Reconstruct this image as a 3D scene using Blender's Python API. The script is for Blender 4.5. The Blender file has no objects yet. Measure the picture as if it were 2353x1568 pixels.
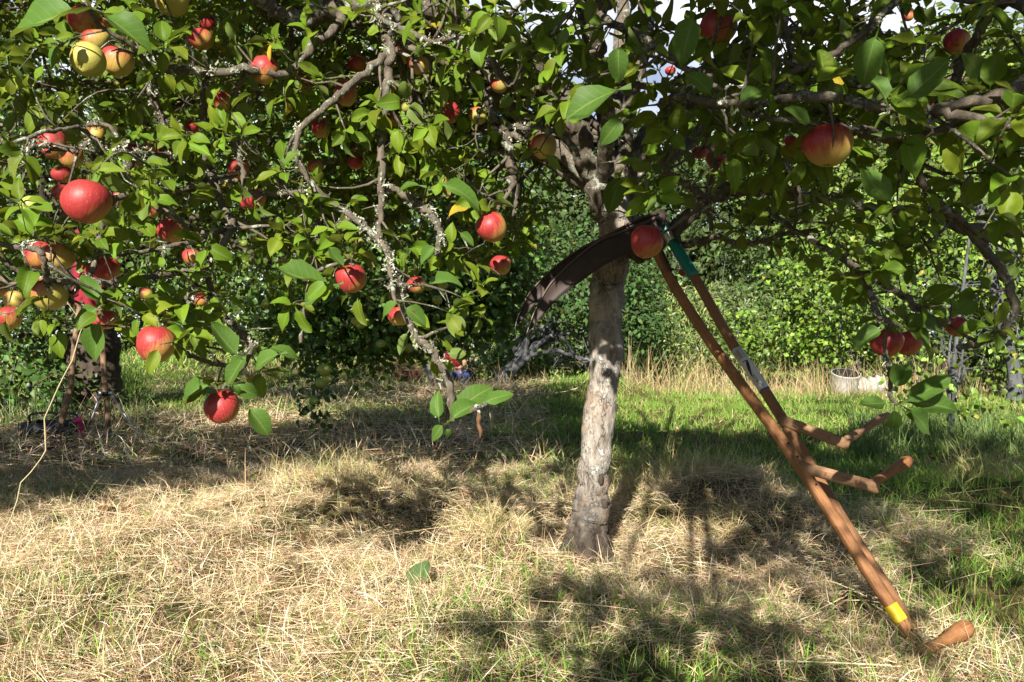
import bpy, bmesh, math, random
import numpy as np
from mathutils import Vector, Matrix, Quaternion

SC = bpy.context.scene
COL = SC.collection
R = math.radians
rng = np.random.default_rng(7)
random.seed(7)

# ------------------------------------------------------------------ camera, sky, sun, exposure
H = 0.88                 # camera height, crouching photographer
FPX = 1847.0             # focal length in units of a 2353 px wide picture
cam_d = bpy.data.cameras.new('camera')
cam = bpy.data.objects.new('camera', cam_d)
COL.objects.link(cam)
cam_d.sensor_width = 36.0
cam_d.lens = 36.0 * FPX / 2353.0
cam_d.clip_start = 0.05
cam_d.clip_end = 1000
cam.location = (0, 0, H)
cam.rotation_euler = (R(90) - math.atan(14 / FPX), 0, 0)
SC.camera = cam

SUN_EL, SUN_AZ = R(29), R(14)
LIGHT = Vector((math.sin(SUN_AZ) * math.cos(SUN_EL), math.cos(SUN_AZ) * math.cos(SUN_EL), -math.sin(SUN_EL)))
sun_d = bpy.data.lights.new('sun', 'SUN')
sun = bpy.data.objects.new('sun', sun_d)
COL.objects.link(sun)
sun_d.energy = 5.0
sun_d.angle = R(0.5)
sun_d.color = (1.0, 0.93, 0.82)
sun.rotation_euler = LIGHT.to_track_quat('-Z', 'Y').to_euler()
sun.location = (-5, -12, 12)

W = bpy.data.worlds.new('World')
SC.world = W
W.use_nodes = True
nt = W.node_tree
nt.nodes.clear()
wo = nt.nodes.new('ShaderNodeOutputWorld')
bg = nt.nodes.new('ShaderNodeBackground')
sky = nt.nodes.new('ShaderNodeTexSky')
sky.sky_type = 'NISHITA'
sky.sun_disc = False
sky.air_density = 0.6
sky.dust_density = 0.4
sky.sun_elevation = SUN_EL
sky.sun_rotation = R(180) + SUN_AZ
bg.inputs['Strength'].default_value = 0.05
tcw = nt.nodes.new('ShaderNodeTexCoord')
nzw = nt.nodes.new('ShaderNodeTexNoise')
nzw.inputs['Scale'].default_value = 2.6
nzw.inputs['Detail'].default_value = 7
rpw = nt.nodes.new('ShaderNodeValToRGB')
rpw.color_ramp.elements[0].position = 0.34
rpw.color_ramp.elements[1].position = 0.52
mxw = nt.nodes.new('ShaderNodeMix')
mxw.data_type = 'RGBA'
mxw.inputs[7].default_value = (10.5, 10.8, 11.6, 1)       # bright cloud
nt.links.new(tcw.outputs['Generated'], nzw.inputs['Vector'])
nt.links.new(nzw.outputs['Fac'], rpw.inputs[0])
sxw = nt.nodes.new('ShaderNodeSeparateXYZ')               # the cloud bank stands in the north, ahead of the camera
nt.links.new(tcw.outputs['Generated'], sxw.inputs[0])
mrw = nt.nodes.new('ShaderNodeMapRange')
mrw.inputs['From Min'].default_value = 0.62
mrw.inputs['From Max'].default_value = 0.88
nt.links.new(sxw.outputs[1], mrw.inputs['Value'])
muw = nt.nodes.new('ShaderNodeMath')
muw.operation = 'MULTIPLY'
nt.links.new(rpw.outputs[0], muw.inputs[0])
nt.links.new(mrw.outputs[0], muw.inputs[1])
nt.links.new(muw.outputs[0], mxw.inputs[0])
nt.links.new(sky.outputs[0], mxw.inputs[6])
nt.links.new(mxw.outputs[2], bg.inputs[0])
nt.links.new(bg.outputs[0], wo.inputs[0])

SC.view_settings.view_transform = 'Standard'
SC.view_settings.look = 'None'
SC.view_settings.gamma = 1
SC.view_settings.exposure = 1.38
SC.render.engine = 'CYCLES'
SC.cycles.max_bounces = 6
SC.cycles.diffuse_bounces = 2
SC.cycles.glossy_bounces = 2
SC.cycles.transmission_bounces = 4
SC.cycles.transparent_max_bounces = 4
SC.cycles.caustics_reflective = False
SC.cycles.caustics_refractive = False

# ------------------------------------------------------------------ small helpers
def P(u, v, Y):
    return np.array([(u - 1176.5) / FPX * Y, Y, H - (v - 770.0) / FPX * Y])

def UV(p):
    Y = max(p[1], 1e-3)
    return 1176.5 + p[0] / Y * FPX, 770.0 - (p[2] - H) / Y * FPX

def nrmz(a):
    a = np.asarray(a, float)
    n = np.linalg.norm(a, axis=-1, keepdims=True)
    return a / np.maximum(n, 1e-9)

_perm = np.random.default_rng(3).random((256, 256))
def vnoise(x, y, s):
    x = np.asarray(x, float) * s; y = np.asarray(y, float) * s
    xi = np.floor(x).astype(int); yi = np.floor(y).astype(int)
    fx = x - xi; fy = y - yi
    fx = fx * fx * (3 - 2 * fx); fy = fy * fy * (3 - 2 * fy)
    a = _perm[xi % 256, yi % 256]; b = _perm[(xi + 1) % 256, yi % 256]
    c = _perm[xi % 256, (yi + 1) % 256]; d = _perm[(xi + 1) % 256, (yi + 1) % 256]
    return (a * (1 - fx) + b * fx) * (1 - fy) + (c * (1 - fx) + d * fx) * fy

def sstep(a, b, x):
    t = np.clip((np.asarray(x, float) - a) / (b - a), 0, 1)
    return t * t * (3 - 2 * t)

MOUNDS = [  # x, y, radius, height : heaps of mown hay
    (-0.95, 3.95, 0.50, 0.13), (-0.35, 4.05, 0.35, 0.09), (0.95, 4.15, 0.50, 0.15), (1.65, 3.3, 0.40, 0.06),
    (2.45, 4.0, 0.45, 0.13), (-0.05, 2.95, 0.16, 0.10), (-0.26, 2.45, 0.17, 0.06), (-1.6, 3.1, 0.5, 0.05),
    (-0.1, 6.6, 0.35, 0.10), (0.45, 12.0, 1.0, 0.14), (1.35, 11.4, 0.7, 0.2), (-2.3, 12.8, 0.9, 0.22),
    (-3.3, 13.2, 0.8, 0.3), (1.2, 2.6, 0.22, 0.05), (0.5, 2.35, 0.3, 0.05)]

def terrain(x, y):
    x = np.asarray(x, float); y = np.asarray(y, float)
    z = -0.5 * sstep(11.5, 19, y) * sstep(-5.5, -3.0, x)
    z = z + 0.032 * np.maximum(y - 8.5, 0) * sstep(-2.8, -5.5, x) * sstep(60, 30, y)
    near = sstep(14, 9, y)
    z = z + near * ((vnoise(x + 31, y + 17, 1.3) - 0.5) * 0.06 + (vnoise(x + 3, y + 7, 4.0) - 0.5) * 0.065)
    z = z + near * (vnoise(x + 9, y + 2, 11.0) - 0.5) * 0.04 * sstep(6, 4, y)
    for mx, my, mr, mh in MOUNDS:
        z = z + mh * np.exp(-((x - mx) ** 2 + (y - my) ** 2) / (mr * mr))
    return z

def build(name, V, F, mat=None, parent=None, col=None, luv=None, smooth=True):
    """one mesh object from numpy vertices and quads"""
    me = bpy.data.meshes.new(name)
    V = np.ascontiguousarray(V, dtype=np.float32); F = np.ascontiguousarray(F, dtype=np.int32)
    me.vertices.add(len(V)); me.vertices.foreach_set('co', V.ravel())
    k = F.shape[1]
    me.loops.add(F.size); me.loops.foreach_set('vertex_index', F.ravel())
    me.polygons.add(len(F))
    me.polygons.foreach_set('loop_start', np.arange(0, F.size, k, dtype=np.int32))
    if smooth:
        me.polygons.foreach_set('use_smooth', np.ones(len(F), dtype=bool))
    if col is not None:
        a = me.attributes.new('tint', 'FLOAT_COLOR', 'POINT')
        c = np.ones((len(V), 4), dtype=np.float32); c[:, :3] = col
        a.data.foreach_set('color', c.ravel())
    if luv is not None:
        a = me.attributes.new('luv', 'FLOAT_VECTOR', 'POINT')
        a.data.foreach_set('vector', np.ascontiguousarray(luv, dtype=np.float32).ravel())
    me.update(calc_edges=True)
    me.validate()
    ob = bpy.data.objects.new(name, me)
    COL.objects.link(ob)
    if mat is not None:
        me.materials.append(mat)
    if parent is not None:
        ob.parent = parent
        ob.matrix_parent_inverse = Matrix.Translation(-Vector(parent.location)) if parent.type == 'EMPTY' else Matrix.Identity(4)
    return ob

def tag(o, label=None, cat=None, group=None, kind=None):
    if label: o['label'] = label
    if cat: o['category'] = cat
    if group: o['group'] = group
    if kind: o['kind'] = kind
    return o

def thing(name, label, cat, loc=(0, 0, 0), group=None):
    o = bpy.data.objects.new(name, None)
    COL.objects.link(o)
    o.location = [float(c) for c in loc]
    o.empty_display_size = 0.1
    return tag(o, label, cat, group)

class MB:
    """collects tubes, boxes and lathes, then links them as one mesh"""
    def __init__(self):
        self.V = []; self.F = []; self.n = 0; self.L = []
    def add(self, V, F, luv=None):
        V = np.asarray(V, float); F = np.asarray(F, int)
        self.V.append(V); self.F.append(F + self.n); self.n += len(V)
        self.L.append(np.zeros((len(V), 3)) if luv is None else luv)
    def tube(self, pts, rad, sides=6, cap=True, lump=0.0, sq=None, flat=1.0, up=None):
        pts = np.asarray(pts, float); n = len(pts)
        rad = np.broadcast_to(np.asarray(rad, float), (n,)).copy()
        tan = nrmz(np.gradient(pts, axis=0))
        ref = np.array([0.31, 0.17, 0.93]) if up is None else np.asarray(up, float)
        if abs(tan[0] @ nrmz(ref)) > 0.9: ref = np.array([0.9, 0.3, 0.1])
        nn = []; prev = ref - tan[0] * (ref @ tan[0])
        for i in range(n):
            prev = prev - tan[i] * (prev @ tan[i]); prev = prev / max(np.linalg.norm(prev), 1e-9)
            nn.append(prev)
        nn = np.array(nn); bb = np.cross(tan, nn)
        ang = np.arange(sides) * 2 * math.pi / sides + (math.pi / sides if sq else 0)
        ca, sa = np.cos(ang), np.sin(ang)
        if sq:
            m = (np.abs(ca) ** sq + np.abs(sa) ** sq) ** (-1.0 / sq)
            ca, sa = ca * m, sa * m
        rr = rad[:, None] * np.ones(sides)
        if lump:
            rr = rr * (1 + lump * (np.random.default_rng(int(abs(pts[0, 0]) * 9999) + n).random((n, sides)) - 0.5) * 2)
        V = pts[:, None] + nn[:, None] * (rr * ca)[..., None] * flat + bb[:, None] * (rr * sa)[..., None]
        V = V.reshape(-1, 3)
        ii, jj = np.meshgrid(np.arange(n - 1), np.arange(sides), indexing='ij')
        a = (ii * sides + jj).ravel(); b = (ii * sides + (jj + 1) % sides).ravel()
        Fq = np.stack([a, b, b + sides, a + sides], 1)
        if cap:
            V = np.vstack([V, pts[0], pts[-1]])
            c0 = n * sides; c1 = c0 + 1; e = (n - 1) * sides
            j = np.arange(0, sides, 2)
            f0 = np.stack([np.full(len(j), c0), (j + 2) % sides, (j + 1) % sides, j], 1)
            f1 = np.stack([np.full(len(j), c1), e + j, e + (j + 1) % sides, e + (j + 2) % sides], 1)
            if sides % 2 == 0: Fq = np.vstack([Fq, f0, f1])
        L = np.zeros((len(V), 3))
        d = np.concatenate([[0], np.cumsum(np.linalg.norm(np.diff(pts, axis=0), axis=1))])
        L[:n * sides, 0] = np.repeat(d, sides); L[:n * sides, 1] = np.tile(np.arange(sides) / sides, n)
        self.add(V, Fq, L)
    def box(self, c, s, M=None):
        q = np.array([[x, y, z] for x in (-.5, .5) for y in (-.5, .5) for z in (-.5, .5)]) * np.asarray(s)
        if M is not None: q = q @ np.asarray(M).T
        F = [[0, 1, 3, 2], [4, 6, 7, 5], [0, 4, 5, 1], [2, 3, 7, 6], [0, 2, 6, 4], [1, 5, 7, 3]]
        self.add(q + np.asarray(c), F)
    def lathe(self, prof, c=(0, 0, 0), sides=20, M=None, lobes=0.0, ecc=0.0):
        prof = np.asarray(prof, float); n = len(prof)
        ang = np.arange(sides) * 2 * math.pi / sides
        rr = prof[:, 0][:, None] * (1 + lobes * np.cos(5 * ang) * np.linspace(-0.1, 1, n)[:, None] + ecc * np.cos(ang + .7))
        V = np.stack([rr * np.cos(ang), rr * np.sin(ang), np.repeat(prof[:, 1][:, None], sides, 1)], -1).reshape(-1, 3)
        if M is not None: V = V @ np.asarray(M).T
        ii, jj = np.meshgrid(np.arange(n - 1), np.arange(sides), indexing='ij')
        a = (ii * sides + jj).ravel(); b = (ii * sides + (jj + 1) % sides).ravel()
        self.add(V + np.asarray(c), np.stack([a, b, b + sides, a + sides], 1))
    def build(self, name, mat=None, parent=None, smooth=True):
        return build(name, np.vstack(self.V), np.vstack(self.F), mat, parent, luv=np.vstack(self.L), smooth=smooth)

def smooth_poly(pts, sub=4):
    """Catmull-Rom through rows of any width"""
    p = np.asarray(pts, float)
    if len(p) < 3:
        t = np.linspace(0, 1, sub * (len(p) - 1) + 1)[:, None]
        return p[0] * (1 - t) + p[-1] * t
    q = np.vstack([2 * p[0] - p[1], p, 2 * p[-1] - p[-2]])
    out = []
    for i in range(1, len(q) - 2):
        for k in range(sub):
            t = k / sub
            out.append(0.5 * (2 * q[i] + (q[i + 1] - q[i - 1]) * t + (2 * q[i - 1] - 5 * q[i] + 4 * q[i + 1] - q[i + 2]) * t * t
                              + (3 * q[i] - q[i - 1] - 3 * q[i + 1] + q[i + 2]) * t ** 3))
    out.append(p[-1])
    return np.array(out)

# ------------------------------------------------------------------ materials
def mat(name):
    m = bpy.data.materials.new(name); m.use_nodes = True
    n = m.node_tree
    b = n.nodes['Principled BSDF']
    return m, n, b

def node(n, t, **kw):
    x = n.nodes.new(t)
    for k, v in kw.items():
        if k.startswith('i_'): x.inputs[k[2:].replace('_', ' ')].default_value = v
        else: setattr(x, k, v)
    return x

def ramp(n, src, stops):
    r = n.nodes.new('ShaderNodeValToRGB')
    e = r.color_ramp.elements
    while len(e) < len(stops): e.new(0.5)
    for k, (p, c) in enumerate(stops):
        e[k].position = p; e[k].color = (*c, 1) if len(c) == 3 else c
    n.links.new(src, r.inputs[0])
    return r.outputs[0]

def mixc(n, fac, a, b, mode='MIX'):
    x = n.nodes.new('ShaderNodeMix'); x.data_type = 'RGBA'; x.blend_type = mode
    for s, i in ((fac, 0), (a, 6), (b, 7)):
        if isinstance(s, (int, float)): x.inputs[i].default_value = s
        elif isinstance(s, tuple): x.inputs[i].default_value = (*s, 1)
        else: n.links.new(s, x.inputs[i])
    return x.outputs[2]

def mathn(n, op, a, b=0.0):
    x = n.nodes.new('ShaderNodeMath'); x.operation = op
    for i, s in ((0, a), (1, b)):
        if isinstance(s, (int, float)): x.inputs[i].default_value = s
        else: n.links.new(s, x.inputs[i])
    return x.outputs[0]

def noise(n, scale, detail=4, vec=None, rough=0.55):
    x = n.nodes.new('ShaderNodeTexNoise')
    x.inputs['Scale'].default_value = scale; x.inputs['Detail'].default_value = detail; x.inputs['Roughness'].default_value = rough
    if vec is not None: n.links.new(vec, x.inputs['Vector'])
    return x.outputs['Fac']

def objco(n):
    return n.nodes.new('ShaderNodeTexCoord').outputs['Object']

def bump(n, b, h, strength=0.5, dist=0.01):
    x = n.nodes.new('ShaderNodeBump')
    x.inputs['Strength'].default_value = strength; x.inputs['Distance'].default_value = dist
    n.links.new(h, x.inputs['Height']); n.links.new(x.outputs[0], b.inputs['Normal'])

def leaf_material(name, transl=0.32, veins=True, rough=0.42, under=(0.20, 0.24, 0.13), spec=0.4):
    m, n, b = mat(name)
    at = node(n, 'ShaderNodeAttribute', attribute_name='tint')
    c = at.outputs['Color']
    sp = noise(n, 60, 3, objco(n))
    c = mixc(n, mathn(n, 'MULTIPLY', sp, 0.35), c, (0.03, 0.055, 0.012))
    sp2 = ramp(n, noise(n, 38, 2, objco(n)), [(0.70, (0, 0, 0)), (0.74, (1, 1, 1))])
    c = mixc(n, mathn(n, 'MULTIPLY', sp2, 0.7), c, (0.10, 0.055, 0.02))
    if veins:
        lv = node(n, 'ShaderNodeAttribute', attribute_name='luv')
        sx = n.nodes.new('ShaderNodeSeparateXYZ'); n.links.new(lv.outputs['Vector'], sx.inputs[0])
        a = mathn(n, 'ABSOLUTE', sx.outputs[0])
        mid = mathn(n, 'LESS_THAN', a, 0.07)
        ph = mathn(n, 'SUBTRACT', mathn(n, 'MULTIPLY', sx.outputs[1], 9.0), mathn(n, 'MULTIPLY', a, 1.6))
        fr = mathn(n, 'FRACT', ph)
        side = mathn(n, 'LESS_THAN', fr, 0.12)
        v = mathn(n, 'MAXIMUM', mid, mathn(n, 'MULTIPLY', side, 0.45))
        c = mixc(n, mathn(n, 'MULTIPLY', v, 0.35), c, (0.22, 0.27, 0.09))
    ge = n.nodes.new('ShaderNodeNewGeometry')
    c2 = mixc(n, 0.5, c, under)
    c = mixc(n, ge.outputs['Backfacing'], c, c2)
    n.links.new(c, b.inputs['Base Color'])
    b.inputs['Roughness'].default_value = rough
    b.inputs['Specular IOR Level'].default_value = spec
    tr = n.nodes.new('ShaderNodeBsdfTranslucent')
    tc = mixc(n, 0.55, c, (0.30, 0.36, 0.02))
    n.links.new(tc, tr.inputs[0])
    mx = n.nodes.new('ShaderNodeMixShader'); mx.inputs[0].default_value = transl
    n.links.new(b.outputs[0], mx.inputs[1]); n.links.new(tr.outputs[0], mx.inputs[2])
    n.links.new(mx.outputs[0], n.nodes['Material Output'].inputs[0])
    return m

M_LEAF = leaf_material('apple_leaf', spec=0.14, transl=0.30, rough=0.5, under=(0.15, 0.20, 0.075))
M_LEAF2 = leaf_material('round_leaf', transl=0.26, veins=False, under=(0.12, 0.16, 0.10))
M_FAR = leaf_material('distant_leaf', transl=0.25, veins=False, rough=0.6, under=(0.10, 0.14, 0.06), spec=0.25)

def grass_material(name, transl=0.25, rough=0.6):
    m, n, b = mat(name)
    at = node(n, 'ShaderNodeAttribute', attribute_name='tint')
    n.links.new(at.outputs['Color'], b.inputs['Base Color'])
    b.inputs['Roughness'].default_value = rough
    b.inputs['Specular IOR Level'].default_value = 0.3
    tr = n.nodes.new('ShaderNodeBsdfTranslucent'); n.links.new(at.outputs['Color'], tr.inputs[0])
    mx = n.nodes.new('ShaderNodeMixShader'); mx.inputs[0].default_value = transl
    n.links.new(b.outputs[0], mx.inputs[1]); n.links.new(tr.outputs[0], mx.inputs[2])
    n.links.new(mx.outputs[0], n.nodes['Material Output'].inputs[0])
    return m
M_GRASS = grass_material('grass_blade')
M_HAY = grass_material('hay_straw', 0.2, 0.55)

def bark_material(name, c0, c1, lich, amount, scale=14, bstr=0.9, streak=True):
    m, n, b = mat(name)
    co = objco(n)
    mp = n.nodes.new('ShaderNodeMapping'); mp.inputs['Scale'].default_value = (1, 1, 0.35 if streak else 1)
    n.links.new(co, mp.inputs[0])
    f1 = noise(n, scale * 2.2, 8, mp.outputs[0], 0.65)
    base = ramp(n, f1, [(0.3, c0), (0.62, c1)])
    f2 = noise(n, scale, 10, co, 0.72)
    lm = ramp(n, f2, [(amount, (0, 0, 0)), (amount + 0.05, (1, 1, 1))])
    f3 = noise(n, scale * 9, 3, co)
    lc = mixc(n, f3, lich, tuple(x * 0.6 for x in lich))
    c = mixc(n, lm, base, lc)
    n.links.new(c, b.inputs['Base Color'])
    b.inputs['Roughness'].default_value = 0.9
    b.inputs['Specular IOR Level'].default_value = 0.2
    hh = mathn(n, 'ADD', f1, mathn(n, 'MULTIPLY', mathn(n, 'MULTIPLY', lm, f3), 0.6))
    bump(n, b, hh, bstr, 0.012)
    return m
M_BARK = bark_material('lichened_bark', (0.05, 0.041, 0.03), (0.145, 0.122, 0.092), (0.36, 0.37, 0.30), 0.53, 20)
M_TRUNK = bark_material('pale_trunk_bark', (0.12, 0.10, 0.08), (0.37, 0.34, 0.295), (0.54, 0.53, 0.49), 0.545, 15, 1.0)
n = M_TRUNK.node_tree; b = n.nodes['Principled BSDF']
co = objco(n)
mp = n.nodes.new('ShaderNodeMapping'); mp.inputs['Scale'].default_value = (26, 26, 6); n.links.new(co, mp.inputs[0])
ck = noise(n, 1.0, 5, mp.outputs[0], 0.6)
ck = ramp(n, mathn(n, 'ABSOLUTE', mathn(n, 'SUBTRACT', ck, 0.5)), [(0.0, (1, 1, 1)), (0.022, (0, 0, 0))])
gate = ramp(n, noise(n, 5, 3, co), [(0.47, (0, 0, 0)), (0.56, (1, 1, 1))])
src = b.inputs['Base Color'].links[0].from_socket
c = mixc(n, mathn(n, 'MULTIPLY', ck, gate), src, (0.035, 0.025, 0.018))
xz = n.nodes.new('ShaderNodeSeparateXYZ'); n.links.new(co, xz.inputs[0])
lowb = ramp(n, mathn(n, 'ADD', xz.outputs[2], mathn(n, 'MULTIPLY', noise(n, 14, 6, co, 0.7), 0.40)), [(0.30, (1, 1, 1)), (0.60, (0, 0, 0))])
c = mixc(n, mathn(n, 'MULTIPLY', lowb, 0.92), c, (0.032, 0.022, 0.015))       # darker brown bark at the foot, with its shade painted in
tan = ramp(n, noise(n, 4, 4, co), [(0.55, (0, 0, 0)), (0.66, (1, 1, 1))])
c = mixc(n, mathn(n, 'MULTIPLY', tan, 0.5), c, (0.24, 0.15, 0.09))
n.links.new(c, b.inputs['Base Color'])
M_DARKBARK = bark_material('dark_old_bark', (0.02, 0.015, 0.01), (0.075, 0.06, 0.045), (0.18, 0.19, 0.15), 0.66, 7, 1.0)
M_GREYBARK = bark_material('grey_lichen_bark', (0.035, 0.035, 0.035), (0.11, 0.115, 0.12), (0.26, 0.27, 0.26), 0.60, 9, 1.0)

m, n, b = mat('shaggy_lichen'); M_LICHEN = m
c = ramp(n, noise(n, 22, 3, objco(n)), [(0.3, (0.22, 0.235, 0.16)), (0.7, (0.46, 0.47, 0.39))])
n.links.new(c, b.inputs['Base Color']); b.inputs['Roughness'].default_value = 0.95; b.inputs['Specular IOR Level'].default_value = 0.1

# ripe apple: object colour r = redness, g = how green the ground colour is, b = stripe phase
m, n, b = mat('apple_skin'); M_APPLE = m
oi = n.nodes.new('ShaderNodeObjectInfo')
sx = n.nodes.new('ShaderNodeSeparateColor'); n.links.new(oi.outputs['Color'], sx.inputs[0])
co = objco(n)
xyz = n.nodes.new('ShaderNodeSeparateXYZ'); n.links.new(co, xyz.inputs[0])
ang = mathn(n, 'ARCTAN2', xyz.outputs[1], xyz.outputs[0])
cx = n.nodes.new('ShaderNodeCombineXYZ')
n.links.new(mathn(n, 'MULTIPLY', mathn(n, 'COSINE', ang), 3.6), cx.inputs[0])
n.links.new(mathn(n, 'MULTIPLY', mathn(n, 'SINE', ang), 3.6), cx.inputs[1])
n.links.new(mathn(n, 'ADD', mathn(n, 'MULTIPLY', xyz.outputs[2], 1.1), mathn(n, 'MULTIPLY', sx.outputs[2], 40.0)), cx.inputs[2])
st = noise(n, 2.4, 6, cx.outputs[0], 0.72)
big = noise(n, 2.2, 3, co)
blush = mathn(n, 'MULTIPLY', mathn(n, 'ADD', mathn(n, 'MULTIPLY', xyz.outputs[0], 0.9), mathn(n, 'MULTIPLY', xyz.outputs[2], 0.8)), 1.0)
f = mathn(n, 'ADD', mathn(n, 'ADD', mathn(n, 'MULTIPLY', sx.outputs[0], 1.2), mathn(n, 'MULTIPLY', blush, 1.5)),
          mathn(n, 'ADD', mathn(n, 'ADD', mathn(n, 'MULTIPLY', st, 1.2), 0.16), mathn(n, 'MULTIPLY', big, 0.5)))
ground = mixc(n, sx.outputs[1], (0.50, 0.33, 0.08), (0.33, 0.34, 0.075))
red = mixc(n, ramp(n, st, [(0.25, (0, 0, 0)), (0.75, (1, 1, 1))]), (0.36, 0.046, 0.034), (0.22, 0.011, 0.021))
fr = ramp(n, mathn(n, 'MULTIPLY', f, 0.5), [(0.50, (0, 0, 0)), (1.0, (1, 1, 1))])
c = mixc(n, fr, ground, red)
sp = n.nodes.new('ShaderNodeTexVoronoi'); sp.inputs['Scale'].default_value = 16
n.links.new(co, sp.inputs['Vector'])
lent = ramp(n, sp.outputs['Distance'], [(0.10, (1, 1, 1)), (0.16, (0, 0, 0))])
c = mixc(n, mathn(n, 'MULTIPLY', lent, 0.3), c, (0.55, 0.42, 0.2))
rs = ramp(n, noise(n, 3.2, 6, co, 0.7), [(0.66, (0, 0, 0)), (0.78, (1, 1, 1))])
c = mixc(n, mathn(n, 'MULTIPLY', rs, 0.35), c, (0.25, 0.14, 0.06))
n.links.new(c, b.inputs['Base Color'])
b.inputs['Roughness'].default_value = 0.5
b.inputs['Specular IOR Level'].default_value = 0.4
b.inputs['Subsurface Weight'].default_value = 0.0
bump(n, b, noise(n, 14, 3, co), 0.06, 0.02)

m, n, b = mat('green_fruit'); M_GREENFRUIT = m
oi = n.nodes.new('ShaderNodeObjectInfo')
c = mixc(n, oi.outputs['Random'], (0.19, 0.27, 0.045), (0.34, 0.37, 0.07))
c = mixc(n, mathn(n, 'MULTIPLY', noise(n, 40, 4, objco(n)), 0.4), c, (0.22, 0.26, 0.05))
n.links.new(c, b.inputs['Base Color']); b.inputs['Roughness'].default_value = 0.4

def plain(name, c, rough=0.6, metal=0.0, nz=0.25, scale=30, bstr=0.15, dark=None):
    m, n, b = mat(name)
    f = noise(n, scale, 5, objco(n), 0.65)
    cc = mixc(n, mathn(n, 'MULTIPLY', f, nz * 2), c, dark if dark else tuple(x * 0.45 for x in c))
    n.links.new(cc, b.inputs['Base Color'])
    b.inputs['Roughness'].default_value = rough; b.inputs['Metallic'].default_value = metal
    if bstr: bump(n, b, f, bstr, 0.004)
    return m

M_STEM = plain('stalk_brown', (0.10, 0.075, 0.035), 0.8)
M_CALYX = plain('calyx_dry', (0.05, 0.04, 0.025), 0.9)

# varnished ash of the scythe snaths: grain runs along the length kept in luv
def wood_material(name, c0, c1, rough=0.42, fine=1.0):
    m, n, b = mat(name)
    lv = node(n, 'ShaderNodeAttribute', attribute_name='luv')
    mp = n.nodes.new('ShaderNodeMapping'); mp.inputs['Scale'].default_value = (3.0 * fine, 9.0, 1)
    n.links.new(lv.outputs['Vector'], mp.inputs[0])
    g = noise(n, 4.0, 7, mp.outputs[0], 0.7)
    mp2 = n.nodes.new('ShaderNodeMapping'); mp2.inputs['Scale'].default_value = (14.0, 90.0, 1)
    n.links.new(lv.outputs['Vector'], mp2.inputs[0])
    g2 = noise(n, 1.0, 4, mp2.outputs[0])
    c = ramp(n, g, [(0.32, c0), (0.60, c1)])
    c = mixc(n, mathn(n, 'MULTIPLY', g2, 0.45), c, tuple(x * 0.4 for x in c0))
    n.links.new(c, b.inputs['Base Color'])
    dirt = ramp(n, noise(n, 11, 6, objco(n), 0.7), [(0.52, (0, 0, 0)), (0.70, (1, 1, 1))])
    c = mixc(n, mathn(n, 'MULTIPLY', dirt, 0.55), c, tuple(x * 0.3 for x in c0))
    n.links.new(c, b.inputs['Base Color'])
    b.inputs['Roughness'].default_value = rough + 0.12
    b.inputs['Specular IOR Level'].default_value = 0.35
    bump(n, b, mathn(n, 'ADD', g, g2), 0.55, 0.004)
    return m
M_SNATH = wood_material('varnished_snath_wood', (0.15, 0.058, 0.020), (0.38, 0.175, 0.062))
M_SNATH2 = wood_material('dull_snath_wood', (0.16, 0.072, 0.030), (0.33, 0.165, 0.070), 0.55)
M_GRIP = wood_material('pale_grip_wood', (0.20, 0.105, 0.052), (0.38, 0.22, 0.115), 0.55)
M_HANDLE = wood_material('worn_tool_handle', (0.16, 0.09, 0.05), (0.30, 0.19, 0.11), 0.65)

m, n, b = mat('rusted_blade_steel'); M_BLADE = m
co = objco(n)
f = noise(n, 14, 9, co, 0.6)
c = ramp(n, f, [(0.3, (0.020, 0.015, 0.013)), (0.62, (0.040, 0.025, 0.020)), (0.82, (0.085, 0.042, 0.028))])
n.links.new(c, b.inputs['Base Color'])
b.inputs['Metallic'].default_value = 0.0; b.inputs['Roughness'].default_value = 0.6; b.inputs['Specular IOR Level'].default_value = 0.3
bump(n, b, noise(n, 160, 4, co), 0.12, 0.001)
M_RIB = plain('worn_rib_steel', (0.085, 0.055, 0.042), 0.55, 0.1, 0.3, 60)
M_EDGE = plain('ground_steel', (0.38, 0.37, 0.36), 0.35, 0.9, 0.2, 60, 0.0)
M_STEEL = plain('galvanised_steel', (0.45, 0.46, 0.45), 0.4, 0.85, 0.2, 50, 0.05)
M_RING = plain('bright_clamp_steel', (0.66, 0.66, 0.60), 0.3, 0.6, 0.1, 40, 0.0)
M_DARKIRON = plain('dark_forged_iron', (0.05, 0.042, 0.036), 0.6, 0.5)
M_GREENTAPE = plain('green_tape', (0.006, 0.20, 0.15), 0.35, 0, 0.2, 30, 0.4)
M_YELLOWTAPE = plain('yellow_tape', (0.72, 0.50, 0.02), 0.4, 0, 0.12, 40, 0.2)
M_PAPER = plain('white_label_paper', (0.55, 0.54, 0.50), 0.6, 0, 0.08, 30, 0.05)
M_INK = plain('black_ink', (0.012, 0.012, 0.014), 0.6, 0, 0.05, 30, 0.0)
M_PURPLE = plain('purple_label_edge', (0.12, 0.08, 0.32), 0.5)
M_HOLE = plain('dark_hole', (0.012, 0.008, 0.006), 0.9, 0, 0.1, 30, 0.0)
M_PENCIL = plain('grey_pencil_mark', (0.13, 0.075, 0.05), 0.7, 0, 0.1, 30, 0.0)
M_PINK = plain('pink_bottle_cloth', (0.48, 0.008, 0.11), 0.6, 0, 0.2, 60)
M_BLACK = plain('black_plastic', (0.012, 0.012, 0.014), 0.5, 0, 0.2)
M_WHITE = plain('weathered_white_plastic', (0.42, 0.41, 0.39), 0.6, 0, 0.3, 8)
M_INNER = plain('black_tub_shade_and_cap', (0.010, 0.010, 0.010), 0.8, 0, 0.2, 8)  # near-black puts the shade of the tub's hollow into the colour
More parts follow.
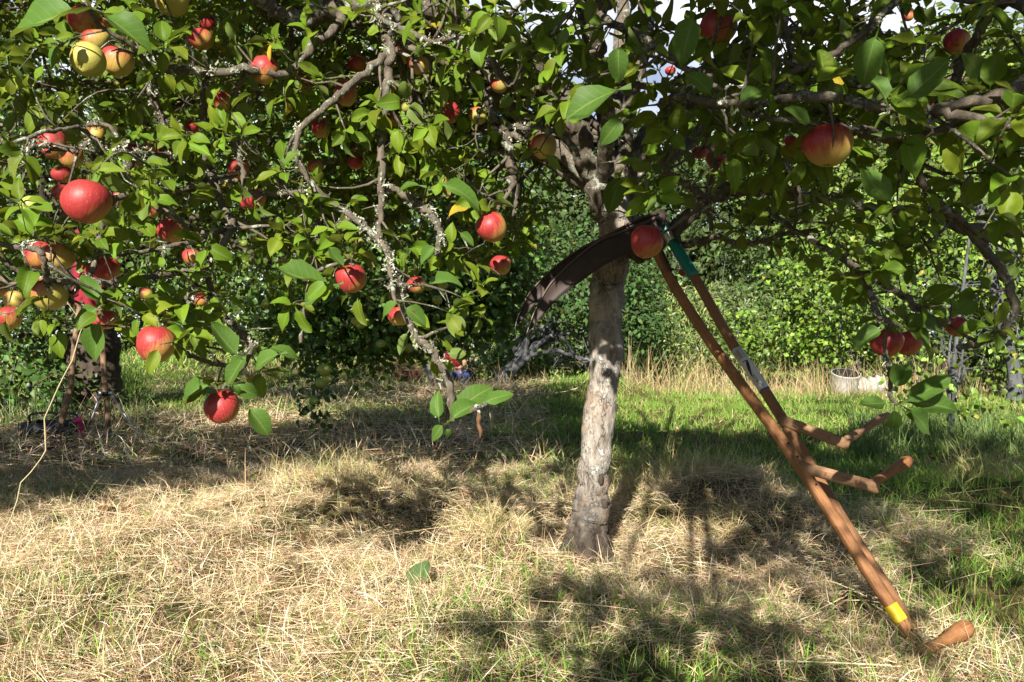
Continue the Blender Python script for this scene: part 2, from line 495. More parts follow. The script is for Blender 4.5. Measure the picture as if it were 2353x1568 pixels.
M_RED = plain('dark_red_paint', (0.16, 0.018, 0.016), 0.6, 0, 0.3, 12)
M_POST = bark_material('weathered_post_wood', (0.06, 0.055, 0.05), (0.22, 0.21, 0.20), (0.30, 0.31, 0.28), 0.68, 9, 0.8)
M_SHIRT = plain('red_shirt_cotton', (0.30, 0.008, 0.03), 0.85, 0, 0.15, 20)
M_JEANS = plain('blue_denim', (0.035, 0.07, 0.24), 0.85, 0, 0.2, 40)
M_SKIN = plain('skin', (0.50, 0.27, 0.19), 0.5, 0, 0.08, 30, 0.0)
M_HAIR = plain('grey_hair', (0.22, 0.20, 0.18), 0.7, 0, 0.2, 60)
M_JACKET = plain('red_jacket_cloth', (0.22, 0.006, 0.018), 0.85, 0, 0.2, 25)
M_STRAW = plain('dry_pale_stalk', (0.40, 0.35, 0.20), 0.6, 0, 0.2, 40, 0.0)
M_DRYLEAF = plain('dry_brown_leaf', (0.13, 0.062, 0.026), 0.8, 0, 0.3, 60)
M_DEADLEAF = plain('rust_brown_leaf', (0.16, 0.045, 0.02), 0.8, 0, 0.3, 60)
M_ORANGE = plain('rotting_orange_fruit', (0.40, 0.11, 0.03), 0.6, 0, 0.35, 40)
M_ROTLEAF = plain('orange_brown_leaf', (0.42, 0.12, 0.03), 0.7, 0, 0.3, 60)

# ground soil under the grass
m, n, b = mat('orchard_soil'); M_SOIL = m
co = objco(n)
f1 = noise(n, 0.7, 6, co); f2 = noise(n, 26, 8, co, 0.7)
c = mixc(n, ramp(n, f1, [(0.42, (0, 0, 0)), (0.58, (1, 1, 1))]), (0.17, 0.115, 0.055), (0.06, 0.095, 0.022))
c = mixc(n, ramp(n, f2, [(0.35, (1, 1, 1)), (0.6, (0, 0, 0))]), c, (0.04, 0.03, 0.016))
n.links.new(c, b.inputs['Base Color']); b.inputs['Roughness'].default_value = 1.0; b.inputs['Specular IOR Level'].default_value = 0.1
bump(n, b, f2, 0.8, 0.02)

# ------------------------------------------------------------------ ground
def spread(lims):
    out = []
    for a, bb, s in lims: out.append(np.arange(a, bb, s))
    return np.concatenate(out)
gx = spread([(-220, -40, 15), (-40, -8, 2.0), (-8, -3, 0.25), (-3, 3.2, 0.05), (3.2, 9, 0.25), (9, 40, 2.0), (40, 221, 15)])
gy = spread([(-40, 0, 2.5), (0, 1.6, 0.2), (1.6, 5.5, 0.05), (5.5, 15, 0.15), (15, 40, 1.2), (40, 400, 15)])
GX, GY = np.meshgrid(gx, gy, indexing='ij')
V = np.stack([GX, GY, terrain(GX, GY) - 0.012], -1).reshape(-1, 3)
ny = len(gy)
ii, jj = np.meshgrid(np.arange(len(gx) - 1), np.arange(ny - 1), indexing='ij')
a = (ii * ny + jj).ravel()
tag(build('ground', V, np.stack([a, a + ny, a + ny + 1, a + 1], 1), M_SOIL), kind='structure')

# ------------------------------------------------------------------ blades of grass and straw
def blades(name, x, y, L, wid, elev, bend, col, mt, rows=4, lift=0.0, head=None, coltip=None):
    N = len(x)
    r = np.random.default_rng(N)
    z = terrain(x, y) + lift
    az = r.random(N) * 2 * math.pi if head is None else head
    hd = np.stack([np.cos(az), np.sin(az), np.zeros(N)], -1)
    t = np.linspace(0, 1, rows)
    pos = np.zeros((N, rows, 3)); pos[:, 0] = np.stack([x, y, z], -1)
    e = elev.copy(); step = L / (rows - 1)
    side_w = bend * (r.random(N) - 0.5)
    for k in range(1, rows):
        hk = np.stack([np.cos(az + side_w * k), np.sin(az + side_w * k), np.zeros(N)], -1)
        pos[:, k] = pos[:, k - 1] + step[:, None] * (hk * np.cos(e)[:, None] + np.array([0, 0, 1.0]) * np.sin(e)[:, None])
        e = e - bend / (rows - 1)
    flo = terrain(pos[..., 0], pos[..., 1]) + 0.004
    pos[..., 2] = np.maximum(pos[..., 2], flo)
    roll = (r.random(N) - 0.5) * 2.4
    sd = np.stack([-np.sin(az) * np.cos(roll), np.cos(az) * np.cos(roll), np.sin(roll)], -1)
    wt = np.array([0.75, 1.0, 0.8, 0.5, 0.12] if rows == 5 else ([0.8, 1.0, 0.7, 0.12] if rows == 4 else [0.9, 0.8, 0.12]))
    off = sd[:, None] * (wid[:, None] * wt[None] * 0.5)[..., None]
    V = np.stack([pos - off, pos + off], 2).reshape(-1, 3)
    i = np.arange(N)[:, None] * rows * 2 + np.arange(rows - 1)[None] * 2
    i = i.ravel()
    F = np.stack([i, i + 1, i + 3, i + 2], 1)
    c = np.repeat(col, rows * 2, axis=0)
    return build(name, V, F, mt, None, col=c)

def frustum_pts(n, y0, y1, k=0.70, power=1.0, xmin=None, xmax=None):
    r = np.random.default_rng(n + int(y0 * 10))
    y = (y0 ** 2 + (y1 ** 2 - y0 ** 2) * r.random(n) ** power) ** 0.5
    x = (r.random(n) * 2 - 1) * k * y
    return x, y

def vary(base, n, amt=0.25, r=None):
    r = r or np.random.default_rng(n)
    return np.clip(np.asarray(base)[None] * (1 + amt * (r.random((n, 1)) * 2 - 1)) * (1 + 0.12 * (r.random((n, 3)) * 2 - 1)), 0, 1)

HAYC = (0.70, 0.535, 0.335)
def greenness(x, y):
    """1 where the ground shows green turf, 0 where mown hay lies"""
    g = vnoise(x + 50, y + 20, 0.55) * 0.6 + vnoise(x + 11, y + 43, 1.9) * 0.4
    g = g + 0.46 * sstep(0.2, 0.8, x) * sstep(4.2, 4.6, y) - 0.18 * sstep(4.6, 3.6, y) - 0.07 * sstep(-0.2, -0.6, x) * sstep(4.5, 4.0, y) + 0.36 * sstep(3.0, 2.3, y) * sstep(-0.6, 0.1, x)
    g = g - 0.16 * sstep(0.6, -0.4, x) * sstep(4.3, 5.0, y) * sstep(9.3, 8.2, y) + 0.18 * sstep(8.3, 9.3, y) * sstep(11.5, 10.4, y)
    g = g + 0.35 * sstep(-3.0, -4.0, x) * sstep(9, 11, y)
    g = g + 0.42 * sstep(1.15, 1.45, x - 0.10 * (y - 3)) * sstep(2.2, 2.7, y)
    return g

def hay(name, n, y0, y1, L0, L1, w0, w1, label, k=0.70, thr=0.62):
    x, y = frustum_pts(n, y0, y1, k)
    r = np.random.default_rng(n + 1)
    g = greenness(x, y)
    keep = r.random(n) < sstep(thr + 0.14, thr - 0.14, g) * (0.15 + 0.85 * sstep(0.28, 0.55, vnoise(x, y, 6.5) * .6 + vnoise(x + 7, y, 15.0) * .4))
    x, y = x[keep], y[keep]; n = len(x)
    L = L0 + (L1 - L0) * r.random(n) ** 2
    wid = (w0 + (w1 - w0) * r.random(n) ** 2)
    el = (r.random(n) ** 2.2) * 1.25 - 0.05
    col = vary(HAYC, n, 0.3, r)
    gr = r.random(n) < 0.20
    col[gr] = vary((0.22, 0.27, 0.07), gr.sum(), 0.3, r)
    br = r.random(n) < 0.20
    col[br] = vary((0.34, 0.185, 0.10), br.sum(), 0.3, r)
    pale = r.random(n) < 0.18
    col[pale] = vary((0.84, 0.75, 0.54), pale.sum(), 0.12, r)
    # swirled heading: neighbouring straws lie roughly along one another, as raked
    hd = vnoise(x + 5, y + 5, 1.6) * 5 + (r.random(n) - 0.5) * 5.2
    o = blades(name, x, y, L, wid, el, 0.05 + 0.9 * r.random(n) ** 2, col, M_HAY, 4, lift=r.random(n) ** 1.6 * 0.045, head=hd)
    return tag(o, label, 'hay', kind='stuff')

def turf(name, n, y0, y1, L0, L1, w0, w1, label, k=0.70, thr=0.45, col0=(0.165, 0.30, 0.04), rows=3, dry=0.18, cat='grass'):
    x, y = frustum_pts(n, y0, y1, k)
    r = np.random.default_rng(n + 2)
    g = greenness(x, y)
    keep = r.random(n) < sstep(thr - 0.12, thr + 0.12, g)
    x, y = x[keep], y[keep]; n = len(x)
    L = L0 + (L1 - L0) * r.random(n) ** 1.7
    wid = w0 + (w1 - w0) * r.random(n)
    el = 0.7 + 0.9 * r.random(n)
    col = vary(col0, n, 0.35, r)
    dr = r.random(n) < dry
    col[dr] = vary((0.45, 0.36, 0.17), dr.sum(), 0.3, r)
    o = blades(name, x, y, L, wid, el, 0.3 + 1.0 * r.random(n), col, M_GRASS, rows)
    return tag(o, label, cat, kind='stuff')

hay('mown_hay', 330000, 1.75, 5.2, 0.02, 0.135, 0.0009, 0.0025, 'pale mown hay lying over the sunlit foreground')
hay('mown_hay', 95000, 5.0, 13.5, 0.10, 0.34, 0.003, 0.007, 'thinner brown hay lying in the shade beyond the apple trunk', thr=0.60)
turf('short_turf', 46000, 1.75, 5.2, 0.03, 0.14, 0.0018, 0.0042, 'short green grass poking through the hay in front', thr=0.40, rows=4)
turf('short_turf', 120000, 4.6, 14.0, 0.04, 0.13, 0.004, 0.010, 'green mown orchard turf beyond the apple trunk', thr=0.42)
turf('short_turf', 40000, 13.0, 30.0, 0.07, 0.22, 0.012, 0.030, 'green orchard turf running back to the hedge', thr=0.30, k=0.66)

# ------------------------------------------------------------------ leaves
LOD = {
    'hi': (4, [0, .20, .27, .38, .52, .66, .80, .92, 1.0], [.03, .035, .50, .88, 1.0, .95, .72, .36, .02]),
    'mid': (2, [0, .20, .42, .75, 1.0], [.03, .06, .95, .82, .02]),
    'lo': (2, [0, .42, 1.0], [.10, 1.0, .03]),
}
SUNDIR = -np.array(LIGHT)

class Leaves:
    def __init__(self): self.p = []; self.d = []; self.n = []; self.L = []; self.W = []; self.c = []
    def add(self, p, d, n, L, Wd, c):
        self.p.append(p); self.d.append(d); self.n.append(n); self.L.append(L); self.W.append(Wd); self.c.append(c)
    def extend(self, p, d, n, L, Wd, c):
        self.p.extend(p); self.d.extend(d); self.n.extend(n); self.L.extend(L); self.W.extend(Wd); self.c.extend(c)
    def arrays(self):
        return [np.asarray(q, float) for q in (self.p, self.d, self.n, self.L, self.W, self.c)]

def leaf_geo(p, d, n, L, Wd, c, lod, curl=(0.15, 1.25), fold=0.6):
    nu, T, Wp = LOD[lod]
    N = len(p); r = np.random.default_rng(N + 5)
    T = np.array(T); Wp = np.array(Wp); S = np.linspace(-1, 1, nu + 1)
    d = nrmz(d); n = nrmz(n - d * (n * d).sum(1, keepdims=True)); s = np.cross(d, n)
    k = curl[0] + (curl[1] - curl[0]) * r.random(N); k = k * np.where(r.random(N) < 0.85, 1, -0.6)
    kt = k[:, None] * T[None]
    kk = np.where(np.abs(k) < 0.02, 0.02, k)[:, None]
    ax = L[:, None] * np.sin(kt) / kk; az = -L[:, None] * (1 - np.cos(kt)) / kk
    hw = Wd[:, None] * 0.5 * Wp[None]
    fo = fold * (0.3 + r.random(N))
    if lod == 'hi':
        ser = 1 + 0.05 * np.where(np.arange(len(T)) % 2, 1, -1)[None] * r.random((N, 1))
        hw = hw * ser
    sx = hw[..., None] * S
    up = np.abs(sx) * fo[:, None, None]
    if lod != 'lo':
        ph = r.random(N) * 6.3
        up = up + (0.10 * Wd[:, None, None]) * np.sin(T[None, :, None] * 9 + ph[:, None, None] + S * 1.6) * np.abs(S)
        tw = (r.random(N) - 0.5) * 0.9
        up = up + sx * (tw[:, None] * T[None])[..., None]
    pos = p[:, None, None] + d[:, None, None] * ax[..., None, None] + s[:, None, None] * sx[..., None] + n[:, None, None] * (az[..., None] + up)[..., None]
    nr, nc = len(T), nu + 1
    V = pos.reshape(-1, 3)
    base = np.arange(N)[:, None, None] * (nr * nc) + np.arange(nr - 1)[None, :, None] * nc + np.arange(nu)[None, None, :]
    base = base.ravel()
    F = np.stack([base, base + 1, base + nc + 1, base + nc], 1)
    luv = np.zeros((N, nr, nc, 3)); luv[..., 0] = S; luv[..., 1] = T[None, :, None]; luv[..., 2] = r.random(N)[:, None, None]
    col = np.repeat(c, nr * nc, axis=0)
    return V, F, col, luv.reshape(-1, 3)

def leaf_mesh(name, sets, mt, parent=None):
    """sets: list of (arrays, lod)"""
    Vs, Fs, Cs, Ls = [], [], [], []; o = 0
    for arr, lod in sets:
        if not len(arr[0]): continue
        V, F, C, L_ = leaf_geo(*arr, lod)
        Vs.append(V); Fs.append(F + o); Cs.append(C); Ls.append(L_); o += len(V)
    return build(name, np.vstack(Vs), np.vstack(Fs), mt, parent, col=np.vstack(Cs), luv=np.vstack(Ls))

def rosette(lv, p, axis, n, L0, L1, r, tint=(0.115, 0.195, 0.013), spread=(0.7, 1.45), droop=0.3):
    axis = nrmz(axis)
    q = np.cross(axis, [0.3, 0.2, 0.93]); q = q / max(np.linalg.norm(q), 1e-6); w = np.cross(axis, q)
    ph0 = r.random() * 6.28
    for i in range(n):
        ph = ph0 + i * 2.4 + (r.random() - .5) * .8
        th = spread[0] + (spread[1] - spread[0]) * r.random()
        d = axis * math.cos(th) + (q * math.cos(ph) + w * math.sin(ph)) * math.sin(th)
        d = d + np.array([0, 0, -droop * r.random()])
        nn = 0.55 * np.array([0, 0, 1.0]) + 0.55 * SUNDIR + (r.random(3) - .5) * 1.5 + axis * 0.25
        L = L0 + (L1 - L0) * r.random()
        k = r.random()
        c = np.array(tint) * (0.65 + 0.7 * r.random()) * np.array([0.9 + 0.5 * k * k, 1.0, 0.8 + 0.3 * r.random()])
        if r.random() < 0.008: c = np.array([0.42, 0.30, 0.03])
        lv.add(p + (r.random(3) - .5) * 0.012, nrmz(d), nn, L, L * (0.38 + 0.15 * r.random()), np.clip(c, 0, 1))

# ------------------------------------------------------------------ the ripe apples: u, v, width in the picture, redness, green, facing, label
# facing: 'h' hanging with stalk up, 'c' calyx turned to the viewer, 'l'/'r' leaning
APPLES = [
    (203, 140, 84, .10, .75, 'c', 'pale yellow-green apple with dark calyx, foremost of the top left cluster of fruit'),
    (272, 143, 76, .55, .25, 'r', 'orange-red streaked apple tucked behind the pale yellow-green one in the top left cluster'),
    (224, 98, 70, .35, .55, 'h', 'yellow apple with faint blush behind the top left cluster, just under the dark twig'),
    (192, 48, 66, .95, .1, 'c', 'deep red apple showing its calyx, topmost of the top left cluster'),
    (246, 56, 44, .9, .2, 'h', 'small half-hidden deep red apple beside the calyx-showing red one at top left'),
    (397, 4, 76, .30, .6, 'c', 'pale apple with a dark calyx, cut by the top edge above two red apples'),
    (480, 53, 40, .95, .1, 'h', 'small bright red apple sitting above a larger red-yellow one near the top'),
    (465, 92, 60, .75, .3, 'h', 'red and yellow apple right under the small bright red one near the top'),
    (610, 163, 68, .72, .3, 'r', 'orange-red apple crossed by a dark twig under the thick pale bough'),
    (693, 193, 50, .95, .15, 'h', 'bright red apple peeping over a long leaf right of the twig-crossed apple'),
    (822, 150, 44, .92, .2, 'h', 'vivid red apple behind a lichened branch left of the vertical hanging branch'),
    (796, 217, 54, .50, .4, 'h', 'orange-yellow apple crossed by a lichened branch left of the vertical hanging branch'),
    (355, 226, 30, .95, .1, 'h', 'small red apple beside the lichen-crusted fork, left of a tiny brownish one'),
    (407, 240, 25, .35, .6, 'c', 'tiny brownish-yellow apple with dark calyx near the lichen-crusted fork'),
    (514, 235, 44, .55, .4, 'h', 'pinkish-yellow apple half behind a leaf between two lichened upright branches'),
    (443, 293, 36, 1.0, .0, 'h', 'small vivid red apple left of the upright lichened branch'),
    (125, 333, 66, .88, .2, 'h', 'glossy red-orange apple crossed by a thin lichened twig at the far left'),
    (164, 362, 58, .62, .3, 'r', 'orange apple tucked behind the glossy red one crossed by a thin twig'),
    (221, 311, 46, .62, .35, 'c', 'dark red and yellow apple with a black calyx below a bent lichened twig'),
    (145, 402, 48, .9, .2, 'h', 'red apple hanging directly above the largest maroon apple'),
    (143, 444, 44, .95, .1, 'h', 'red apple mostly hidden behind the left shoulder of the largest maroon apple'),
    (200, 465, 112, .95, .15, 'h', 'largest maroon apple with a leaf across its lower left'),
    (277, 455, 46, .30, .5, 'h', 'small yellow apple with purple top beside the largest maroon apple'),
    (308, 347, 34, .95, .1, 'h', 'red apple at the left end of the row above the dark mossy branch'),
    (344, 340, 28, .97, .1, 'h', 'small red apple second along the row above the dark mossy branch'),
    (366, 346, 26, .97, .1, 'h', 'small red apple third along the row above the dark mossy branch'),
    (395, 352, 24, .9, .1, 'h', 'tiny red apple at the right end of the row above the dark mossy branch'),
    (318, 380, 26, .5, .3, 'h', 'small yellow-red apple just below the dark mossy branch at left'),
    (350, 486, 36, .55, .45, 'h', 'small striped red-green apple above the big red and yellow one at left'),
    (395, 530, 68, .68, .3, 'h', 'plump red and yellow apple with a leaf over its upper right, hanging alone'),
    (550, 392, 50, .93, .15, 'h', 'red apple half behind crossing lichened branches left of centre'),
    (588, 458, 50, .85, .15, 'h', 'dark red apple hanging under a level branch, in front of its partner'),
    (569, 468, 36, .9, .1, 'h', 'dark red apple peeping out behind its partner under a level branch'),
    (738, 298, 46, .45, .45, 'h', 'pink and yellow apple behind a folded leaf beside a pale lichened branch'),
    (727, 385, 38, .25, .5, 'h', 'yellow apple half covered by a dark leaf left of the long vertical branch'),
    (818, 374, 39, .52, .35, 'h', 'small orange-pink apple with a leaf across it left of the long vertical branch'),
    (815, 341, 26, .6, .3, 'h', 'tiny pink apple just above the small orange-pink one'),
    (907, 276, 38, .5, .4, 'h', 'pink-yellow apple just right of the long vertical branch, under a green-yellow one'),
    (933, 245, 40, .08, .9, 'h', 'green-yellow apple above the pink-yellow one, right of the long vertical branch'),
    (923, 130, 46, .60, .35, 'h', 'orange apple behind the top of the long vertical branch'),
    (966, 152, 54, .58, .45, 'h', 'red-green apple hanging under the pale slanting branch, right of the orange one'),
    (890, 203, 42, .9, .2, 'h', 'red apple mostly hidden behind the long vertical branch'),
    (1034, 260, 52, .85, .2, 'h', 'dark crimson and yellow apple, left of a pair hanging against the sky gap'),
    (1099, 268, 45, .12, .85, 'h', 'green-yellow apple, right of a pair hanging against the sky gap'),
    (1148, 195, 45, .40, .6, 'h', 'dim reddish-green apple shaded under leaves right of the pale slanting branch'),
    (990, 12, 42, 1.0, .0, 'h', 'brilliant pink-red apple at the top edge near the middle'),
    (1249, 338, 64, .48, .45, 'h', 'red and yellow apple with pink crown left of the trunk fork'),
    (1301, 345, 38, .65, .3, 'h', 'orange apple half behind the pink-crowned one left of the trunk fork'),
    (1429, 230, 26, .85, .2, 'h', 'small sunlit orange-red apple among dark leaves above the trunk'),
    (1650, 68, 90, .62, .3, 'h', 'large dim red apple in the shaded leaves above right of the trunk'),
    (1608, 352, 40, .92, .2, 'h', 'red apple with one sunlit flank right of the trunk fork'),
    (1645, 366, 48, .9, .15, 'h', 'dim red apple behind the half-sunlit one right of the trunk fork'),
    (1815, 325, 30, 1.0, .0, 'h', 'small vivid red apple just left of the big shaded streaked one'),
    (1902, 335, 118, .42, .35, 'h', 'big shaded yellow apple with red streaks under the dark bough'),
    (2195, 98, 60, .62, .25, 'h', 'dim red apple in deep shade near the upper right corner'),
    (2141, 243, 22, 1.0, .0, 'h', 'tiny bright red apple catching the sun behind the shaded bough at right'),
    (2305, 320, 24, .8, .2, 'h', 'tiny pinkish apple near the right edge'),
    (2038, 787, 76, .85, .15, 'h', 'red apple with a leaf across it, front of the low pair on the right'),
    (2088, 789, 64, .6, .3, 'h', 'dull red-yellow apple behind its partner in the low pair on the right'),
    (2202, 752, 60, .65, .4, 'r', 'red and green apple with a sunlit leaf over it, right of the low pair'),
    (1485, 557, 80, .93, .15, 'r', 'crimson apple hanging right in front of the scythe blades'),
    (1131, 523, 74, .65, .3, 'h', 'rosy streaked apple hanging clear of the leaves in the middle'),
    (1151, 610, 52, .40, .45, 'h', 'small yellow-pink apple hanging below the rosy streaked one in the middle'),
    (806, 640, 74, .9, .1, 'h', 'crimson apple half hidden by a dark leaf below centre left'),
    (957, 655, 46, .5, .3, 'h', 'dim orange apple behind a yellowed leaf, right of the crimson one'),
    (918, 727, 54, .3, .35, 'h', 'brownish-yellow apple whose lower half hides behind a long leaf'),
    (510, 936, 84, .72, .25, 'h', 'lowest hanging apple, crimson and yellow, with leaves spread over it'),
    (360, 792, 92, .78, .25, 'h', 'big pink-red apple with leaves across its middle, low on the left'),
    (94, 588, 76, .88, .15, 'h', 'crimson apple behind a dark forked twig at the far left'),
    (130, 592, 80, .45, .35, 'h', 'dull orange apple beside the crimson one behind the dark forked twig'),
    (115, 675, 88, .05, .65, 'h', 'pale green-yellow apple hanging below the dark forked twig'),
    (240, 620, 76, .8, .2, 'h', 'red striped apple under a broad dark leaf, right of the pale green-yellow one'),
    (33, 692, 50, .35, .4, 'c', 'small yellow-pink apple showing its calyx, upper of two fused fruits at the left edge'),
    (22, 730, 56, .6, .3, 'h', 'orange-red lobed apple, lower of two fused fruits at the left edge'),
    (-2, 668, 36, .25, .4, 'h', 'yellow apple cut by the left edge of the picture'),
    (242, 735, 62, .6, .35, 'h', 'pale red apple behind big drooping leaves beside the dark old trunk'),
    (335, 676, 34, .4, .4, 'h', 'small yellow-red apple below the lichened twig at left'),
    (440, 590, 42, .8, .25, 'h', 'pinkish red apple half behind a leaf below the plump red and yellow one'),
    (458, 690, 44, .8, .2, 'h', 'red apple crusted with white lichen under a leaf'),
    (1570, 626, 22, .8, .2, 'h', 'tiny pink apple beside the green tape of the rear scythe'),
    (1540, 165, 26, .9, .2, 'h', 'small dim red apple high among the shaded leaves above the scythes'),
    (2085, 40, 24, .95, .1, 'h', 'small red apple near the top edge on the right'),
    (1960, 25, 26, .9, .1, 'h', 'small red apple against the sky near the top edge on the right'),
]

def apple_depth(w):
    size = np.interp(w, [20, 30, 45, 60, 80, 115], [.055, .060, .072, .082, .092, .102])
    return size, size * FPX / w

APOS = []
for (u, v, w, rd, gr, fc, lab) in APPLES:
    s_, Y_ = apple_depth(w)
    if u > 1400 and w > 70: Y_ = Y_ * 1.0
    APOS.append((P(u, v, Y_), s_, w, Y_))

# ------------------------------------------------------------------ the main apple tree
TU = np.array([-400, 0, 200, 400, 550, 700, 900, 1000, 1100, 1170, 1240, 1330, 1450, 1560, 1700, 1850, 1960, 2050, 2150, 2350, 2700])
TV = np.array([700, 760, 770, 820, 900, 830, 800, 850, 800, 600, 520, 440, 420, 500, 560, 600, 680, 760, 780, 790, 780])
CLEAR = [(1180, 1575, 470, 800), (1290, 1480, 560, 1400), (1520, 1900, 600, 1568)]   # trunk and scythes stay open to view

def allowed(p, near=1.15):
    Y = p[1]
    q = Y + 1.8 * p[2]                       # where its shadow falls on the turf
    xg = p[0] + .45 * p[2]
    if q > 3.0 and p[0] < -.1 and p[2] > 1.25 + .2 * Y and Y < 2.5 and not (Y > 1.6 and UV(p)[1] > -40) and q < (4.5 if xg < -1.0 else (5.5 if xg < .45 else 4.75)): return False
    if p[0] > -.2 and q > 7.4: return False
    if Y < 0.55: return p[2] > 1.55 + 0.30 * max(Y, 0) + (0.0 if p[0] > (-1.3 if q < 3.1 else -0.75) else 9.0)
    u, v = UV(p)
    if v > np.interp(u, TU, TV) - 12: return False
    if Y < 3.0:
        for a_, b_, c_, d_ in CLEAR:
            if a_ < u < b_ and c_ < v < d_: return False
    if Y < near and u < 1450 and v > -60: return False
    if Y < 0.95 and v > -60: return False
    return True

tree = thing('apple_tree', 'nearest apple tree with pale lichened trunk and two scythes leaning in its fork', 'tree', (P(1350, 1300, 3.14)[0], 3.14, 0))
tb = MB()
tr_pts = np.array([[*P(1348, 1340, 3.14), .102], [*P(1348, 1305, 3.14), .094], [*P(1350, 1262, 3.14), .078], [*P(1352, 1222, 3.14), .070],
                   [*P(1356, 1178, 3.14), .082], [*P(1360, 1145, 3.14), .068], [*P(1364, 1090, 3.14), .062], [*P(1374, 1000, 3.14), .066],
                   [*P(1385, 900, 3.14), .061], [*P(1393, 800, 3.14), .067], [*P(1393, 720, 3.14), .069], [*P(1399, 650, 3.14), .070],
                   [*P(1408, 590, 3.14), .068], [*P(1418, 530, 3.14), .076], [*P(1416, 480, 3.14), .080], [*P(1412, 450, 3.15), .05]])
q = smooth_poly(tr_pts, 8)
r_ = np.random.default_rng(4)
wob = np.stack([np.interp(np.arange(len(q)), np.arange(0, len(q), 3), r_.normal(0, .004, len(np.arange(0, len(q), 3)))) for _ in range(3)], 1)
tb.tube(q[:, :3] + wob, q[:, 3] * (.95 + 0.045 * np.sin(np.arange(len(q)) * 0.55) + .02 * np.sin(np.arange(len(q)) * 1.7)), 26, lump=0.055)
for (u_, v_, dy, rr) in [(1368, 1095, -.052, .015)]:   # burls
    c_ = P(u_, v_, 3.14 + dy)
    t_ = np.linspace(-1, 1, 9)
    tb.tube(np.stack([c_ + np.array([0, 0, .042 * a]) for a in t_]), np.sqrt(np.maximum(1 - t_ ** 2, 0.02)) * rr * 1.1, 12, lump=.12)
for a_, l_ in [(0.3, .16), (2.0, .14), (3.3, .18), (4.6, .15), (5.5, .14)]:      # root flare
    b_ = P(1350, 1300, 3.14)
    d_ = np.array([math.cos(a_), math.sin(a_), 0])
    tb.tube(np.stack([b_ + d_ * .035 + [0, 0, .19], b_ + d_ * .070 + [0, 0, .08], b_ + d_ * .105 + [0, 0, .015], b_ + d_ * (l_ + .03) + [0, 0, -.05]]), [.03, .034, .032, .016], 8, lump=.1)
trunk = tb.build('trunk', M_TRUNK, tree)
for (u_, v_, rr, w_) in [(1383, 1152, .020, 1), (1376, 1096, .012, 1.9), (1412, 935, .007, 2.4)]:
    c_ = P(u_, v_, 3.14); f_ = np.array([(u_ - np.interp(v_, [850, 1300], [1388, 1350])) / FPX * 3.14, -0.066 if v_ < 1050 else -0.07, 0])
    c_ = np.array([c_[0], 3.14 - math.sqrt(max(.069 ** 2 - f_[0] ** 2, 1e-4)) + .002, c_[2]])
    t_ = np.linspace(-1, 1, 7)
    trunk_knots = MB(); trunk_knots.tube(np.stack([c_ + np.array([0.001 * k, 0, rr * w_ * a]) for k, a in enumerate(t_)]), np.sqrt(np.maximum(1 - t_ ** 2, .02)) * rr * .8, 8, lump=.3); trunk_knots.build('bark_knot', M_DARKBARK, trunk)

SKEL = []      # rows x y z r of every branch point
BR = MB()
POLY = []      # (points, radii, tag)
def reg(pts, rad, kind, draw=True):
    if draw: BR.tube(pts, rad, 8 if rad[0] > .014 else (6 if rad[0] > .005 else 4), lump=.10 if rad[0] > .006 else 0.0)
    POLY.append((pts, np.asarray(rad), kind))
    for p_, r__ in zip(pts, rad): SKEL.append((*p_, r__))

def limb(px, kind='limb', attach=False, jit=1.0, sub=6):
    """px: u, v, depth, radius rows"""
    A = np.array([[*P(u, v, Y), r] for u, v, Y, r in px])
    if attach and SKEL:
        S = np.array(SKEL); d = np.linalg.norm(S[:, :3] - A[0, :3], axis=1) + np.where(S[:, 3] < A[0, 3] * .8, .3, 0)
        i = d.argmin()
        if d[i] > .03:
            mid = (S[i, :3] + A[0, :3]) / 2 + np.random.default_rng(len(SKEL)).normal(0, .03, 3)
            A = np.vstack([[*S[i, :3], min(S[i, 3], A[0, 3] * 1.15)], [*mid, A[0, 3] * 1.05], A])
    q = smooth_poly(A, sub)
    rr = np.random.default_rng(len(POLY) + 100)
    w = rr.normal(0, 1, (len(q), 3)) * np.minimum(q[:, 3:4] * .28, .005) * jit
    w[0] = 0
    q[:, :3] += w
    reg(q[:, :3], np.maximum(q[:, 3], .0018), kind)

# scaffold limbs out of the fork
limb([(1402, 500, 3.14, .062), (1378, 440, 3.12, .052), (1352, 372, 3.10, .044), (1327, 300, 3.05, .042), (1293, 231, 3.0, .042), (1242, 160, 2.95, .040), (1180, 105, 2.85, .036), (1090, 60, 2.75, .032), (980, 25, 2.65, .032), (880, 8, 2.6, .034), (800, 18, 2.6, .034), (745, 32, 2.6, .033), (700, 50, 2.6, .034), (650, 34, 2.58, .026), (600, 2, 2.55, .022), (540, -50, 2.5, .018)])
limb([(1440, 480, 3.14, .058), (1462, 430, 3.16, .050), (1480, 350, 3.2, .045), (1520, 285, 3.2, .042), (1600, 212, 3.15, .040), (1690, 140, 3.1, .038), (1743, 95, 3.05, .040), (1791, 17, 3.0, .034), (1850, -60, 2.9, .03)])
limb([(1425, 520, 3.14, .05), (1470, 592, 3.1, .026), (1500, 572, 3.08, .026), (1553, 527, 3.05, .030), (1610, 475, 3.02, .030), (1672, 437, 3.0, .028), (1757, 438, 2.95, .024), (1858, 452, 2.9, .021), (1943, 460, 2.85, .018), (2030, 486, 2.8, .016), (2147, 478, 2.75, .022), (2219, 525, 2.7, .022), (2353, 530, 2.65, .02), (2480, 560, 2.6, .012)])
limb([(1470, 400, 3.16, .04), (1430, 330, 3.3, .034), (1398, 230, 3.45, .03), (1360, 130, 3.5, .028), (1372, 20, 3.5, .026), (1340, -80, 3.5, .02)])
